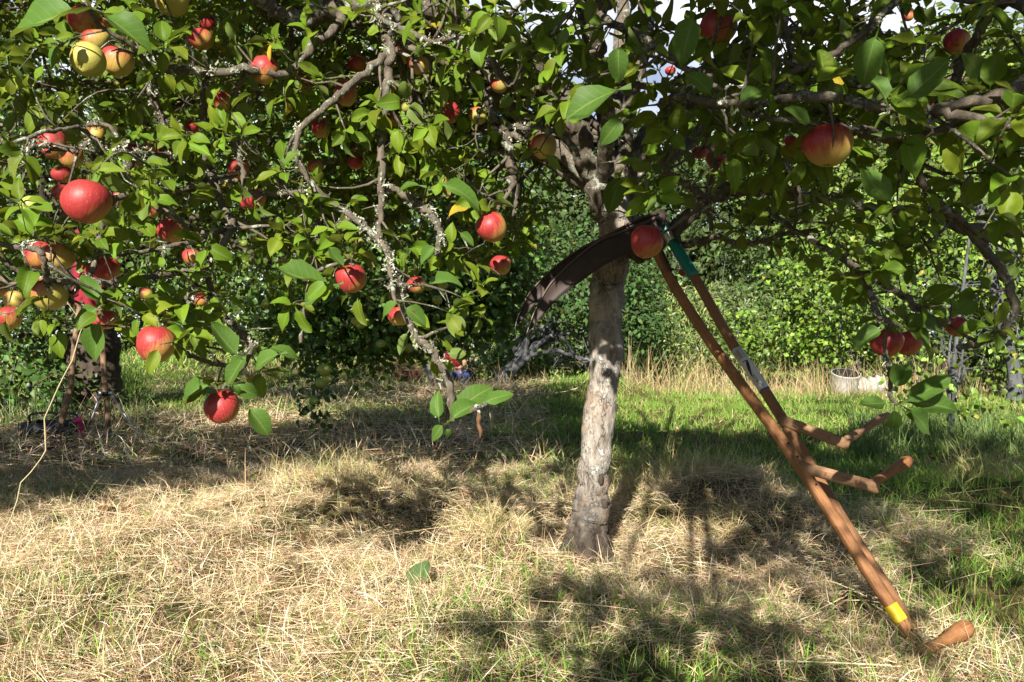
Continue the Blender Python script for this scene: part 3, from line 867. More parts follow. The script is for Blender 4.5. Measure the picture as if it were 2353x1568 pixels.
limb([(1380, 420, 3.12, .034), (1395, 320, 2.9, .028), (1385, 200, 2.7, .026), (1372, 90, 2.5, .024), (1380, -40, 2.35, .022), (1390, -200, 2.0, .02), (1420, -500, 1.5, .018)])
limb([(1242, 165, 2.95, .03), (1200, 190, 3.0, .030), (1150, 200, 3.05, .022), (1090, 150, 3.1, .018), (1010, 120, 3.2, .014)])
# named branches, base end first
NB = [
    [(800, 18, 2.6, .02), (772, 65, 2.5, .014), (700, 130, 2.4, .013), (656, 175, 2.35, .013), (578, 164, 2.3, .013), (500, 168, 2.28, .012), (442, 167, 2.25, .012), (385, 162, 2.2, .012), (350, 158, 2.15, .010), (326, 130, 2.05, .007), (300, 104, 2.0, .006), (240, 66, 1.95, .005), (204, 20, 1.9, .005), (180, -30, 1.9, .004)],
    [(350, 160, 2.2, .010), (352, 215, 2.25, .011), (370, 270, 2.3, .010), (400, 320, 2.3, .008), (425, 354, 2.3, .008), (350, 357, 2.2, .009), (290, 356, 2.1, .008), (240, 350, 2.05, .006), (204, 347, 2.0, .004), (90, 325, 1.95, .0035), (0, 300, 1.9, .003), (-60, 290, 1.9, .002)],
    [(476, 168, 2.28, .011), (478, 190, 2.3, .012), (469, 240, 2.35, .012), (473, 310, 2.4, .012), (482, 380, 2.45, .013), (500, 440, 2.45, .013), (520, 490, 2.4, .012), (533, 520, 2.3, .011), (511, 568, 2.25, .010), (480, 610, 2.2, .008), (450, 622, 2.15, .008), (395, 630, 2.1, .007), (342, 640, 2.05, .006), (281, 679, 1.98, .005), (240, 700, 1.95, .004)],
    [(578, 164, 2.3, .01), (544, 204, 2.35, .010), (537, 262, 2.4, .010), (545, 330, 2.45, .010), (560, 400, 2.45, .010), (575, 440, 2.4, .010), (640, 444, 2.35, .008), (700, 440, 2.3, .006)],
    [(296, 380, 2.15, .010), (310, 420, 2.2, .011), (323, 452, 2.2, .010), (360, 476, 2.2, .009), (391, 490, 2.2, .008), (440, 530, 2.25, .006)],
    [(240, 350, 2.05, .008), (190, 296, 1.95, .005), (140, 300, 1.9, .005), (95, 306, 1.85, .005), (0, 343, 1.8, .004), (-50, 360, 1.8, .003)],
    [(250, 290, 2.1, .006), (184, 289, 2.1, .006), (90, 287, 2.1, .005), (0, 290, 2.1, .005)],
    [(160, 345, 2.0, .006), (92, 337, 1.95, .007), (60, 352, 1.92, .007), (27, 374, 1.9, .006), (10, 410, 1.9, .005), (0, 440, 1.9, .005)],
    [(890, 40, 2.6, .02), (885, 75, 2.5, .016), (898, 112, 2.42, .015), (892, 170, 2.4, .014), (882, 272, 2.4, .013), (878, 340, 2.4, .012), (876, 420, 2.38, .011), (875, 493, 2.38, .010), (870, 560, 2.38, .008)],
    [(898, 104, 2.45, .012), (912, 99, 2.45, .011), (990, 133, 2.4, .010), (1040, 152, 2.4, .010), (1072, 167, 2.4, .010), (1106, 197, 2.4, .009), (1126, 238, 2.4, .013), (1140, 289, 2.42, .015), (1167, 323, 2.45, .017), (1177, 391, 2.45, .017), (1184, 459, 2.45, .011), (1178, 500, 2.45, .006)],
    [(880, -20, 2.3, .010), (868, 20, 2.25, .009), (878, 44, 2.2, .008), (953, 82, 2.15, .008), (1004, 99, 2.1, .008), (1045, 82, 2.1, .007), (1045, 44, 2.05, .005), (1018, 0, 2.0, .004)],
    [(1045, 80, 2.1, .006), (1055, 84, 2.1, .007), (1123, 146, 2.1, .007), (1167, 190, 2.1, .006), (1190, 180, 2.1, .004)],
    [(1165, 200, 2.05, .004), (1200, 160, 2.0, .0045), (1262, 85, 1.9, .004), (1310, 30, 1.85, .0035), (1340, -20, 1.8, .003)],
    [(896, 120, 2.42, .014), (882, 136, 2.4, .013), (800, 204, 2.35, .012), (762, 238, 2.3, .011), (694, 296, 2.25, .009), (680, 350, 2.25, .009), (695, 390, 2.28, .010), (740, 450, 2.3, .010), (800, 493, 2.3, .010), (836, 517, 2.3, .010), (870, 555, 2.3, .009), (890, 582, 2.28, .009), (900, 650, 2.25, .007), (910, 700, 2.2, .005)],
    [(915, 120, 2.45, .010), (929, 177, 2.5, .010), (960, 231, 2.55, .010), (990, 282, 2.55, .009), (1031, 340, 2.55, .008), (1038, 432, 2.55, .007), (1030, 520, 2.55, .006)],
    [(1190, 295, 2.45, .010), (1201, 296, 2.4, .008), (1259, 299, 2.35, .008), (1303, 323, 2.3, .008), (1330, 360, 2.3, .006)],
    [(876, 430, 2.4, .010), (899, 432, 2.4, .012), (953, 466, 2.42, .013), (990, 493, 2.42, .013), (1010, 540, 2.4, .011), (1004, 590, 2.4, .009)],
    [(910, 640, 2.3, .010), (925, 700, 2.3, .010), (951, 766, 2.3, .011), (975, 790, 2.3, .011), (998, 816, 2.3, .011), (1023, 860, 2.3, .012), (1034, 903, 2.3, .012), (1030, 967, 2.3, .010), (1010, 950, 2.3, .006), (1000, 925, 2.28, .004)],
    [(1030, 967, 2.3, .008), (1060, 958, 2.28, .007), (1095, 940, 2.25, .007), (1120, 928, 2.22, .005)],
    [(533, 520, 2.3, .008), (450, 553, 2.2, .007), (360, 575, 2.12, .006), (300, 582, 2.08, .005), (238, 590, 2.05, .005)],
    [(450, 622, 2.15, .008), (440, 670, 2.12, .009), (432, 687, 2.12, .010), (414, 715, 2.1, .009), (374, 752, 2.05, .007), (352, 765, 2.0, .005)],
    [(480, 640, 2.2, .009), (493, 701, 2.2, .009), (533, 744, 2.2, .008), (575, 790, 2.15, .008), (560, 840, 2.1, .008), (530, 870, 2.05, .006), (512, 895, 2.0, .004)],
    [(560, 838, 2.1, .006), (500, 838, 2.05, .006), (460, 825, 2.0, .006), (414, 805, 1.98, .005)],
    [(100, 650, 1.95, .008), (54, 658, 1.95, .008), (0, 640, 1.95, .008), (-60, 630, 1.95, .008)],
    [(-40, 560, 1.8, .005), (36, 568, 1.8, .0065), (90, 575, 1.8, .008), (104, 600, 1.8, .007), (110, 632, 1.85, .006)],
    [(140, 690, 2.0, .006), (200, 640, 2.0, .007), (225, 585, 2.05, .008), (232, 530, 2.1, .009), (240, 480, 2.15, .009), (300, 440, 2.2, .009)],
    [(700, 640, 2.25, .006), (740, 620, 2.2, .006), (800, 600, 2.15, .005), (812, 610, 2.1, .004)],
    [(740, 470, 2.35, .009), (720, 560, 2.35, .008), (712, 640, 2.3, .008), (700, 720, 2.25, .007), (690, 790, 2.2, .005)],
    # shaded right side
    [(1587, 177, 2.6, .012), (1655, 129, 2.4, .011), (1723, 68, 2.2, .009), (1791, 17, 2.0, .007), (1850, -40, 1.9, .006)],
    [(1520, 240, 2.3, .014), (1553, 224, 2.0, .010), (1655, 238, 1.75, .010), (1774, 231, 1.6, .010), (1849, 221, 1.55, .011), (1961, 238, 1.5, .010), (2015, 248, 1.48, .009), (2114, 258, 1.45, .010), (2199, 265, 1.4, .009), (2300, 285, 1.4, .008), (2400, 290, 1.4, .008)],
    [(2460, 120, 1.5, .012), (2353, 197, 1.55, .010), (2233, 265, 1.6, .009), (2131, 306, 1.62, .010), (2046, 313, 1.62, .012), (1990, 306, 1.6, .012), (1944, 298, 1.6, .010), (1905, 290, 1.58, .007)],
    [(1930, 300, 1.6, .007), (1870, 285, 1.6, .006), (1780, 275, 1.62, .006), (1700, 262, 1.65, .005)],
    [(2290, -20, 1.8, .014), (2247, 78, 1.85, .013), (2215, 130, 1.9, .012), (2199, 170, 1.9, .012), (2182, 221, 1.95, .012), (2100, 300, 1.9, .013), (2083, 323, 1.95, .012), (2104, 391, 2.0, .011), (2131, 442, 2.0, .011), (2182, 493, 2.05, .011), (2216, 517, 2.1, .012), (2300, 620, 2.1, .012), (2330, 700, 2.1, .011), (2309, 759, 2.1, .011), (2260, 785, 2.1, .010), (2201, 802, 2.1, .008)],
    [(2110, -40, 1.7, .008), (2063, 0, 1.7, .008), (1978, 78, 1.7, .008), (1893, 136, 1.72, .008), (1825, 163, 1.75, .008), (1780, 215, 1.75, .006)],
    [(1790, -60, 1.9, .007), (1798, 27, 1.9, .007), (1811, 95, 1.9, .007), (1825, 160, 1.88, .008)],
    [(2040, 110, 2.7, .022), (1950, 85, 2.75, .024), (1893, 78, 2.8, .024), (1805, 78, 2.85, .024), (1757, 51, 2.95, .024)],
    [(1640, 180, 3.1, .02), (1760, 190, 2.8, .018), (1900, 195, 2.6, .018), (2036, 204, 2.4, .020), (2100, 216, 2.35, .022), (2165, 218, 2.3, .022), (2260, 230, 2.3, .018), (2380, 230, 2.3, .014)],
    [(1640, 270, 2.6, .010), (1675, 296, 2.5, .009), (1743, 333, 2.45, .010), (1798, 374, 2.4, .010), (1828, 422, 2.4, .009), (1840, 470, 2.4, .008)],
    [(1760, 470, 2.6, .008), (1823, 525, 2.2, .008), (1913, 579, 2.1, .008), (1960, 607, 2.08, .009), (2014, 643, 2.05, .009), (2060, 670, 2.02, .008), (2115, 715, 2.0, .008), (2160, 745, 2.0, .006), (2195, 735, 1.98, .004)],
    [(1913, 579, 2.1, .007), (1949, 607, 2.1, .007), (2003, 672, 2.05, .008), (2010, 715, 2.0, .008), (2040, 738, 1.98, .006), (2068, 751, 1.95, .006)],
    [(2050, 745, 1.97, .006), (2036, 770, 2.02, .005), (2035, 823, 2.05, .006), (2046, 867, 2.0, .006), (2046, 910, 1.98, .006), (2060, 930, 1.95, .004)],
    [(1560, 560, 3.05, .014), (1600, 560, 3.0, .014), (1640, 545, 2.9, .012), (1720, 560, 2.8, .009), (1800, 540, 2.7, .008), (1880, 530, 2.6, .008)],
    [(1480, 340, 3.2, .018), (1490, 300, 3.0, .02), (1465, 330, 2.8, .018), (1455, 400, 2.7, .014), (1450, 440, 2.65, .008)],
    [(1600, 240, 2.0, .010), (1620, 300, 2.0, .009), (1640, 400, 2.05, .008), (1600, 480, 2.1, .006), (1560, 510, 2.1, .005), (1515, 545, 2.1, .003)],
    [(1570, 200, 2.5, .012), (1520, 260, 2.4, .010), (1500, 330, 2.35, .010), (1540, 400, 2.3, .010), (1600, 440, 2.3, .010), (1625, 470, 2.3, .009), (1635, 530, 2.3, .007)],
    [(1380, 40, 2.4, .012), (1480, 90, 2.0, .010), (1560, 150, 1.8, .008), (1640, 200, 1.7, .006)],
    [(1184, 420, 2.45, .008), (1150, 470, 2.35, .006), (1140, 490, 2.3, .004)],
]
for pl in NB: limb(pl, 'branch', attach=True)

# limbs that carry the crown backwards and over the viewer
def world_limb(rows, kind):
    q = smooth_poly(np.array(rows, float), 6)
    rr = np.random.default_rng(len(POLY) + 300)
    q[1:, :3] += rr.normal(0, .006, (len(q) - 1, 3))
    reg(q[:, :3], np.maximum(q[:, 3], .003), kind)
F0 = P(1412, 470, 3.15)
fk = lambda dx, dy, dz: [F0[0] + dx, F0[1] + dy, F0[2] + dz]
for j, (dx, dy, dz) in enumerate([(-1.9, 1.0, .65), (-1.1, 1.7, .9), (0.3, 1.6, 1.5), (1.2, 1.5, .8), (2.0, .9, .75), (-2.2, .1, .9), (-2.4, .6, .1), (-1.5, 1.2, .0), (-.9, .6, .3), (-1.9, 1.6, .35), (-1.2, -.2, .4), (-1.7, .3, .5), (-2.6, .2, .5), (-1.0, .1, .75), (-.6, 1.2, .15), (-2.0, .9, .0), (.8, .8, 1.8), (-.6, .7, 1.9)]):
    rb = .035 if dz > .55 else .015
    world_limb([[*fk(0, 0, .25 if dz < .55 else 0), rb], [*fk(dx * .25, dy * .25, dz * .55 + (.25 if dz < .55 else 0)), rb * .9], [*fk(dx * .6, dy * .6, dz * .9 + (.1 if dz < .55 else 0)), rb * .68], [*fk(dx, dy, dz), .012], [*fk(dx * 1.15, dy * 1.15, dz * .9), .006]], 'back')
for (x1, y1, z1) in [(-.35, -1.2, 2.0), (-.7, -1.4, 2.1), (-.05, -1.7, 2.2), (.5, -1.9, 2.3), (-.2, -.9, 1.85), (.1, -.5, 2.3), (.75, -.6, 2.3), (1.4, -.5, 2.4), (2.0, -.4, 2.35), (0.3, .35, 2.2), (.9, .2, 2.15), (1.5, .45, 2.1), (2.1, .5, 2.1), (.6, -.8, 2.45), (1.3, -1.5, 2.7), (2.2, -1.1, 2.6), (0.55, -.3, 2.35), (1.25, -.2, 2.3), (1.9, .1, 2.2), (.9, -1.1, 2.5), (1.7, -.9, 2.45), (0.1, .1, 2.5), (2.6, .9, 2.2), (2.5, -.3, 2.4)]:
    st = np.array(fk(.1, -.3, .9)); e_ = np.array([x1, y1, z1])
    world_limb([[*st, .03], [*(st * .6 + e_ * .4 + [0, 0, .12]), .022], [*(st * .3 + e_ * .7 + [0, 0, .1]), .016], [*e_, .008]], 'over')  # unseen limbs overhead, added to shade the right-hand leaves and foreground

for j, (x1, y1, z1) in enumerate([(-.9, 2.9, 2.2), (-1.7, 2.6, 2.1), (-1.8, 1.4, 2.2), (-1.6, 3.3, 2.3), (-1.9, .6, 2.2), (-2.1, 1.2, 2.0), (-2.6, .4, 2.2), (-2.6, 1.6, 2.0), (-3.0, 2.2, 2.2), (-2.3, .9, 2.3), (-2.9, 1.5, 2.4), (-3.3, .8, 2.3), (.3, 1.0, 2.35), (1.0, .8, 2.4), (1.7, 1.0, 2.35), (-2.6, 3.0, 2.75), (-1.6, 2.7, 2.85), (-.8, 3.4, 3.1), (-.6, 2.7, 2.9), (.6, 1.7, 2.9), (1.1, 2.2, 2.8), (1.6, 1.6, 2.8), (2.4, 2.0, 2.7), (2.9, 1.2, 2.5), (-3.1, 2.8, 2.4), (-1.9, 4.2, 2.9), (-2.9, 3.9, 2.7), (-1.0, 4.4, 2.8)]):
    st = np.array(fk(.0, -.1, .8)); e_ = np.array([x1, y1, z1])
    world_limb([[*st, .03], [*(st * .6 + e_ * .4 + [0, 0, .2]), .024], [*(st * .3 + e_ * .7 + [0, 0, .15]), .018], [*e_, .008]], 'up')  # limbs above the view, added for the shade they throw on the turf
# small wood: side shoots, spurs and leaf rosettes
LV_HI, LV_MID = Leaves(), Leaves()
rg = np.random.default_rng(21)
COVER = {}
def put_rosette(p, axis, n, L0=.055, L1=.10, **kw):
    Y = p[1]
    if not allowed(p): return
    if Y < .55 or UV(p)[1] < -40:            # crown above the view: no denser than the real shade below it
        c_ = (int(math.floor((p[0] + .45 * p[2]) * 2)), int(math.floor((Y + 1.75 * p[2]) * 2)))
        COVER[c_] = COVER.get(c_, 0) + n
        if COVER[c_] > (25 if (c_[1] == 10 and 2 <= c_[0] <= 4) else 330 if (c_[1] in (9, 10) and c_[0] in (0, 1)) else 85 if (6 <= c_[1] <= 8 and c_[0] >= 1) else 60 if (c_[1] <= 5 and c_[0] >= 2) else 150 if c_[1] <= 5 else 110 if (c_[1] < 13 and -2 <= c_[0] < 1) else 330 if c_[0] >= 2 else (270 if c_[0] < -2 else 170)): return
    if .5 < Y < 2.7 and UV(p)[1] > 330 and rg.random() < .38: return
    lv = LV_HI if 0.5 < Y < 2.7 else LV_MID
    if Y > 2.7: L0, L1 = L0 * .85, L1 * .85
    else: L1 = L1 * .93
    rosette(lv, p, axis, n, L0, L1, rg, **kw)

def wander(p, d, L, n, gn, grav):
    pts = [np.array(p)]
    d = nrmz(d)
    for k in range(n):
        d = nrmz(d + rg.normal(0, gn, 3) + np.array([0, 0, grav]))
        q_ = pts[-1] + d * L / n
        if not allowed(q_): break
        pts.append(q_)
    return np.array(pts)

def shoots(pts, rad, gap, Lr, lev, nleaf, fill):
    d = np.linalg.norm(np.diff(pts, axis=0), axis=1); T = np.concatenate([[0], np.cumsum(d)])
    s = gap * rg.random() + .02
    while s < T[-1]:
        i = min(np.searchsorted(T, s), len(pts) - 1)
        p0 = pts[i]; r0 = rad[i]
        tn = nrmz(pts[min(i + 1, len(pts) - 1)] - pts[max(i - 1, 0)])
        s += gap * (.6 + .8 * rg.random())
        if r0 > .03 and rg.random() < .5: continue
        a_ = nrmz(np.cross(tn, rg.normal(0, 1, 3)))
        dr = nrmz(a_ * .9 + tn * .5 + np.array([0, 0, .15]))
        L = Lr[0] + (Lr[1] - Lr[0]) * rg.random() ** 1.5
        w = wander(p0, dr, L, max(3, int(L / .04)), .22, -.02 if rg.random() < .7 else .05)
        if len(w) < 3: continue
        rs = np.linspace(min(r0 * .6, .0022 + L * .018), .0016, len(w))
        reg(w, rs, 'shoot' + str(lev))
        if lev < 2 and L > .16: shoots(w[2:], rs[2:], gap * .9, (.06, Lr[1] * .5), lev + 1, nleaf, fill)
        put_rosette(w[-1], w[-1] - w[-2], nleaf + rg.integers(0, 3))
        for k in range(2, len(w) - 1):
            if rg.random() < fill:
                ax = nrmz(np.cross(w[k] - w[k - 1], rg.normal(0, 1, 3))) + np.array([0, 0, .3])
                put_rosette(w[k], ax, rg.integers(2, 4), .04, .085)

for pts, rad, kind in list(POLY):
    if kind == 'branch':
        rt = np.mean([UV(p)[0] for p in pts]) > 1500 and pts[:, 1].mean() < 2.3
        shoots(pts, rad, .058 if rt else .075, (.05, .26), 1, 4, .22)
    elif kind == 'limb': shoots(pts[10:], rad[10:], .10, (.10, .42), 1, 5, .30)
    elif kind == 'back': shoots(pts[5:], rad[5:], .070, (.12, .50), 1, 5, .48)
    elif kind == 'over': shoots(pts[6:], rad[6:], .042, (.12, .48), 1, 6, .6)
    elif kind == 'up': shoots(pts[7:], rad[7:], .065, (.12, .55), 1, 6, .5)

# every apple hangs from a short fruiting twig off the nearest branch
STALK = []
for k, ((pos, s_, w_, Y_), A) in enumerate(zip(APOS, APPLES)):
    fc = A[5]
    up = np.array({'h': (rg.normal(0, .12), rg.normal(0, .12), 1), 'c': (rg.normal(0, .1), .85, .75), 'r': (.35, .1, .9), 'l': (-.35, .1, .9)}[fc])
    up = nrmz(up); STALK.append(up)
    top = pos + up * (s_ * .42 + .012)
    S = np.array(SKEL)
    dd = np.linalg.norm(S[:, :3] - (top + [0, .03, .05]), axis=1) + np.where(S[:, 2] < top[2] - .02, .15, 0) + np.where(S[:, 3] < .0025, .05, 0)
    i = dd.argmin()
    b0 = S[i, :3]
    L = np.linalg.norm(b0 - top)
    mid = (b0 * .45 + top * .55) + np.array([0, .01, .02 + L * .12])
    q = smooth_poly(np.array([b0, mid, top + [0, 0, .004]]), 4)
    reg(q, np.linspace(min(max(.0026, L * .010), .005), .0022, len(q)), 'fruit_twig')
    if w_ > 34:
        for _ in range(1):
            lv = LV_HI if Y_ < 2.7 else LV_MID
            rosette(lv, top + np.array([0, .015, .012]), np.array([rg.normal(0, .3), .25, 1.0]), 4 + (w_ > 60), .055, .092, rg, spread=(.9, 1.6), droop=.25)

# leaves placed where single big leaves stand out in the photograph: u v depth of stalk end, u v of tip, length follows
def one_leaf(u0, v0, u1, v1, Y, Y1=None, wid=.45, tint=(.075, .155, .026), nup=(0, -.75, .6)):
    a_, b_ = P(u0, v0, Y), P(u1, v1, Y1 or Y)
    L = np.linalg.norm(b_ - a_) * 1.06
    LV_HI.add(a_, nrmz(b_ - a_), np.array(nup, float) + rg.normal(0, .15, 3), L, L * wid, np.array(tint) * (.85 + .3 * rg.random()))
for l in [(215, 20, 20, 62, 1.62), (215, 22, 350, 95, 1.6), (160, 95, 75, 150, 1.7), (215, 150, 150, 90, 1.75),
          (495, 880, 378, 905, 1.95), (520, 885, 600, 905, 2.0), (560, 925, 622, 998, 1.95), (500, 880, 420, 925, 2.0), (530, 880, 555, 905, 1.98),
          (420, 800, 318, 830, 1.85), (418, 800, 345, 870, 1.86), (430, 770, 372, 745, 1.9), (470, 740, 395, 735, 1.95), (560, 830, 480, 760, 2.0), (575, 800, 520, 880, 2.0), (600, 800, 690, 790, 2.0), (660, 810, 560, 830, 1.95),
          (240, 700, 160, 745, 1.9), (240, 705, 190, 640, 1.9), (245, 705, 225, 810, 1.85), (245, 700, 262, 790, 1.84), (235, 720, 205, 830, 1.86),
          (230, 535, 165, 555, 1.95), (215, 590, 290, 560, 1.9), (196, 545, 150, 470, 1.6), (1010, 975, 1000, 900, 2.25), (1025, 975, 1090, 905, 2.25), (1100, 930, 1175, 895, 2.22), (1025, 970, 985, 1010, 2.25), (1030, 965, 1120, 870, 2.3), (1020, 980, 1040, 1010, 2.24),
          (2050, 925, 1975, 935, 1.92), (2055, 930, 2060, 1000, 1.9), (2065, 930, 2180, 880, 1.92), (2065, 925, 2210, 925, 1.94), (2070, 930, 2165, 990, 1.9), (2068, 935, 2120, 985, 1.93), (2048, 900, 2090, 840, 1.95), (2040, 750, 1960, 790, 1.95), (2060, 755, 2190, 735, 1.95), (2075, 750, 2180, 800, 1.93), (2045, 820, 2075, 890, 1.93), (2190, 735, 2250, 680, 1.95), (2180, 740, 2140, 690, 1.95),
          (780, 660, 640, 640, 2.0), (790, 650, 690, 690, 2.0), (800, 620, 750, 580, 2.0), (920, 700, 985, 740, 2.0), (930, 690, 860, 720, 2.0), (985, 655, 1060, 620, 2.0), (1010, 560, 960, 600, 2.1),
          (1880, 290, 1790, 270, 1.5), (2040, 250, 2010, 150, 1.35), (2020, 60, 1970, 190, 1.25), (2060, 240, 2170, 165, 1.3), (1955, 365, 2030, 470, 1.5), (2000, 310, 2110, 320, 1.5), (1640, 230, 1590, 150, 1.5), (1450, 200, 1290, 240, 1.5), (1420, 90, 1420, 190, 1.5), (1600, 20, 1560, 140, 1.5), (1440, 260, 1380, 330, 1.5), (1430, 390, 1400, 490, 2.4), (1460, 430, 1540, 460, 2.4), (1470, 420, 1540, 380, 2.4), (1620, 300, 1600, 380, 1.7), (1690, 250, 1750, 190, 1.5),
          (1050, 530, 1090, 560, 2.1), (1170, 560, 1265, 525, 2.05), (1000, 420, 1120, 440, 2.1), (980, 430, 900, 410, 2.1)]:
    one_leaf(*l)

def prune(lv):
    """leave the fruit and the scythes in view"""
    arr = lv.arrays(); p = arr[0] + nrmz(arr[1]) * arr[3][:, None] * .55
    keep = np.ones(len(p), bool)
    Yp = np.maximum(p[:, 1], 1e-3); u = 1176.5 + p[:, 0] / Yp * FPX; v = 770 - (p[:, 2] - H) / Yp * FPX
    vis = p[:, 1] > .4
    rr = np.random.default_rng(8).random(len(p))
    for pos, s_, w_, Y_ in APOS:
        au, av = UV(pos)
        hit = vis & (p[:, 1] < Y_ - .01) & (np.hypot(u - au, v - av) < w_ * .60) & (rr < .97)
        keep &= ~hit
    for a_, b_, c_, d_ in CLEAR + [(1180, 1600, 480, 780)]:
        keep &= ~(vis & (p[:, 1] < 3.0) & (u > a_ - 18) & (u < b_ + 18) & (v > c_) & (v < d_))
    # gaps in the crown through which the sun reaches the pale limbs of the fork
    sd_ = nrmz(SUNDIR); e1 = nrmz(np.cross(sd_, [0, 0, 1.0])); e2 = np.cross(sd_, e1)
    for k_, a_, b_ in ((2, 8, 60), (0, 4, 34), (1, 4, 26)):
        for q_ in POLY[k_][0][a_:b_]:
            dv = p - q_
            keep &= ~((dv @ sd_ > .05) & (np.hypot(dv @ e1, dv @ e2) < .075) & (rr < .8))
    return [q[keep] for q in arr]
HI, MID = prune(LV_HI), prune(LV_MID)
print('leaves', len(HI[0]), len(MID[0]), 'skeleton', len(SKEL))
branches = BR.build('branches', M_BARK, tree)
leaf_mesh('crown', [(HI, 'hi'), (MID, 'mid')], M_LEAF, tree)

# shaggy lichen tufts on the wood
def lichen(name, parent, count, seed, L0=.008, L1=.026, rmin=.0045):
    r = np.random.default_rng(seed)
    S = np.array(SKEL); S = S[(S[:, 3] > rmin) & (S[:, 1] > .6)]
    cl = vnoise(S[:, 0] * 3 + S[:, 2] * 5, S[:, 1] * 3 + S[:, 2], 1.7)
    pr = sstep(.35, .7, cl) + .06; pr /= pr.sum()
    idx = r.choice(len(S), count, p=pr)
    nb = 11
    ctr = S[idx, :3] + r.normal(0, .003, (count, 3))
    out = nrmz(r.normal(0, 1, (count, 3)))
    ctr = ctr + out * S[idx, 3:4] * .85
    p = np.repeat(ctr, nb, 0) + r.normal(0, .005, (count * nb, 3))
    d = nrmz(np.repeat(out, nb, 0) * .7 + r.normal(0, .75, (count * nb, 3)) + [0, 0, -.25])
    L = L0 + (L1 - L0) * r.random(count * nb) ** 1.6
    L *= np.repeat(.5 + r.random(count), nb)
    bend = r.normal(0, .5, (count * nb, 3))
    wd = .0009 + .0020 * r.random(count * nb)
    sd = nrmz(np.cross(d, r.normal(0, 1, (count * nb, 3))))
    m_ = p + d * L[:, None] * .55
    e_ = m_ + nrmz(d + bend) * L[:, None] * .45
    e2 = m_ + nrmz(d - bend + sd * .6) * L[:, None] * .4
    Vq = np.stack([p - sd * wd[:, None], p + sd * wd[:, None], m_ + sd * wd[:, None] * .9, m_ - sd * wd[:, None] * .9,
                   e_ + sd * wd[:, None] * .4, e_ - sd * wd[:, None] * .4, e2 + sd * wd[:, None] * .4, e2 - sd * wd[:, None] * .4], 1)
    i = np.arange(len(p)) * 8
    Fq = np.concatenate([np.stack([i, i + 1, i + 2, i + 3], 1), np.stack([i + 3, i + 2, i + 4, i + 5], 1), np.stack([i + 3, i + 2, i + 6, i + 7], 1)])
    return build(name, Vq.reshape(-1, 3), Fq, M_LICHEN, parent, smooth=False)
lichen('lichen', tree, 2300, 5, .005, .017, .006)

# ------------------------------------------------------------------ apples as things
def apple_profile(s):
    t = np.linspace(0, 1, 17)
    a = math.pi * t
    r = np.sin(a) * (1 + .10 * np.cos(a)) * .5
    z = np.cos(a) * .465
    r[0] = r[-1] = .0015
    z = z - .13 * np.exp(-(r / .10) ** 2) * (t < .5) + .07 * np.exp(-(r / .09) ** 2) * (t > .5)
    return np.stack([r * s, z * s], 1)
AM = {}
def apple_mesh(k):
    if k not in AM:
        mb = MB(); r = np.random.default_rng(k)
        mb.lathe(apple_profile(1.0), sides=28, lobes=.012 + .018 * r.random(), ecc=.05 * (r.random() - .3))
        V = np.vstack(mb.V)
        V[:, 0] += (.06 * (r.random() - .5)) * (V[:, 2] + .4) + .02 * np.sin(V[:, 2] * 7 + k)
        mb.V = [V]
        o = mb.build('apple', M_APPLE); me = o.data; bpy.data.objects.remove(o); AM[k] = me
        me.name = 'apple'
    return AM[k]
mb = MB(); mb.tube(np.array([[0, 0, .29], [.005, 0, .38], [.02, .01, .47], [.045, .01, .56]]), [.016, .014, .014, .02], 6)
o = mb.build('stem', M_STEM); STEM = o.data; bpy.data.objects.remove(o)
mb = MB()
for k in range(7):
    a_ = k * .9
    mb.tube(np.array([[.02 * math.cos(a_), .02 * math.sin(a_), -.36], [.055 * math.cos(a_), .055 * math.sin(a_), -.40], [.06 * math.cos(a_ + .4), .06 * math.sin(a_ + .4), -.435]]), [.022, .02, .005], 4)
o = mb.build('calyx', M_CALYX); CALYX = o.data; bpy.data.objects.remove(o)

for k, ((pos, s_, w_, Y_), A, up) in enumerate(zip(APOS, APPLES, STALK)):
    o = bpy.data.objects.new('apple', apple_mesh(k % 9).copy() if False else apple_mesh(k % 9))
    COL.objects.link(o)
    o.location = [float(c) for c in pos]
    z_ = Vector(up); x_ = Vector((-.92, -.25, .3))       # blush turned to the sunny side
    x_ = Matrix.Rotation(rg.normal(0, .5), 3, 'Z') @ x_
    x_ = (x_ - z_ * x_.dot(z_)).normalized(); y_ = z_.cross(x_)
    M = Matrix((x_, y_, z_)).transposed()
    o.rotation_euler = M.to_euler()
    s_ = s_ * .95
    o.scale = (s_, s_, s_ * (1.0 + .08 * rg.normal()))
    o.color = (A[3], A[4], rg.random(), 1)
    tag(o, A[6], 'apple', 'apples hanging in the nearest tree')
    if w_ >= 36:
        for nm, me in (('stem', STEM), ('calyx', CALYX)):
            c_ = bpy.data.objects.new(nm, me); COL.objects.link(c_); c_.parent = o

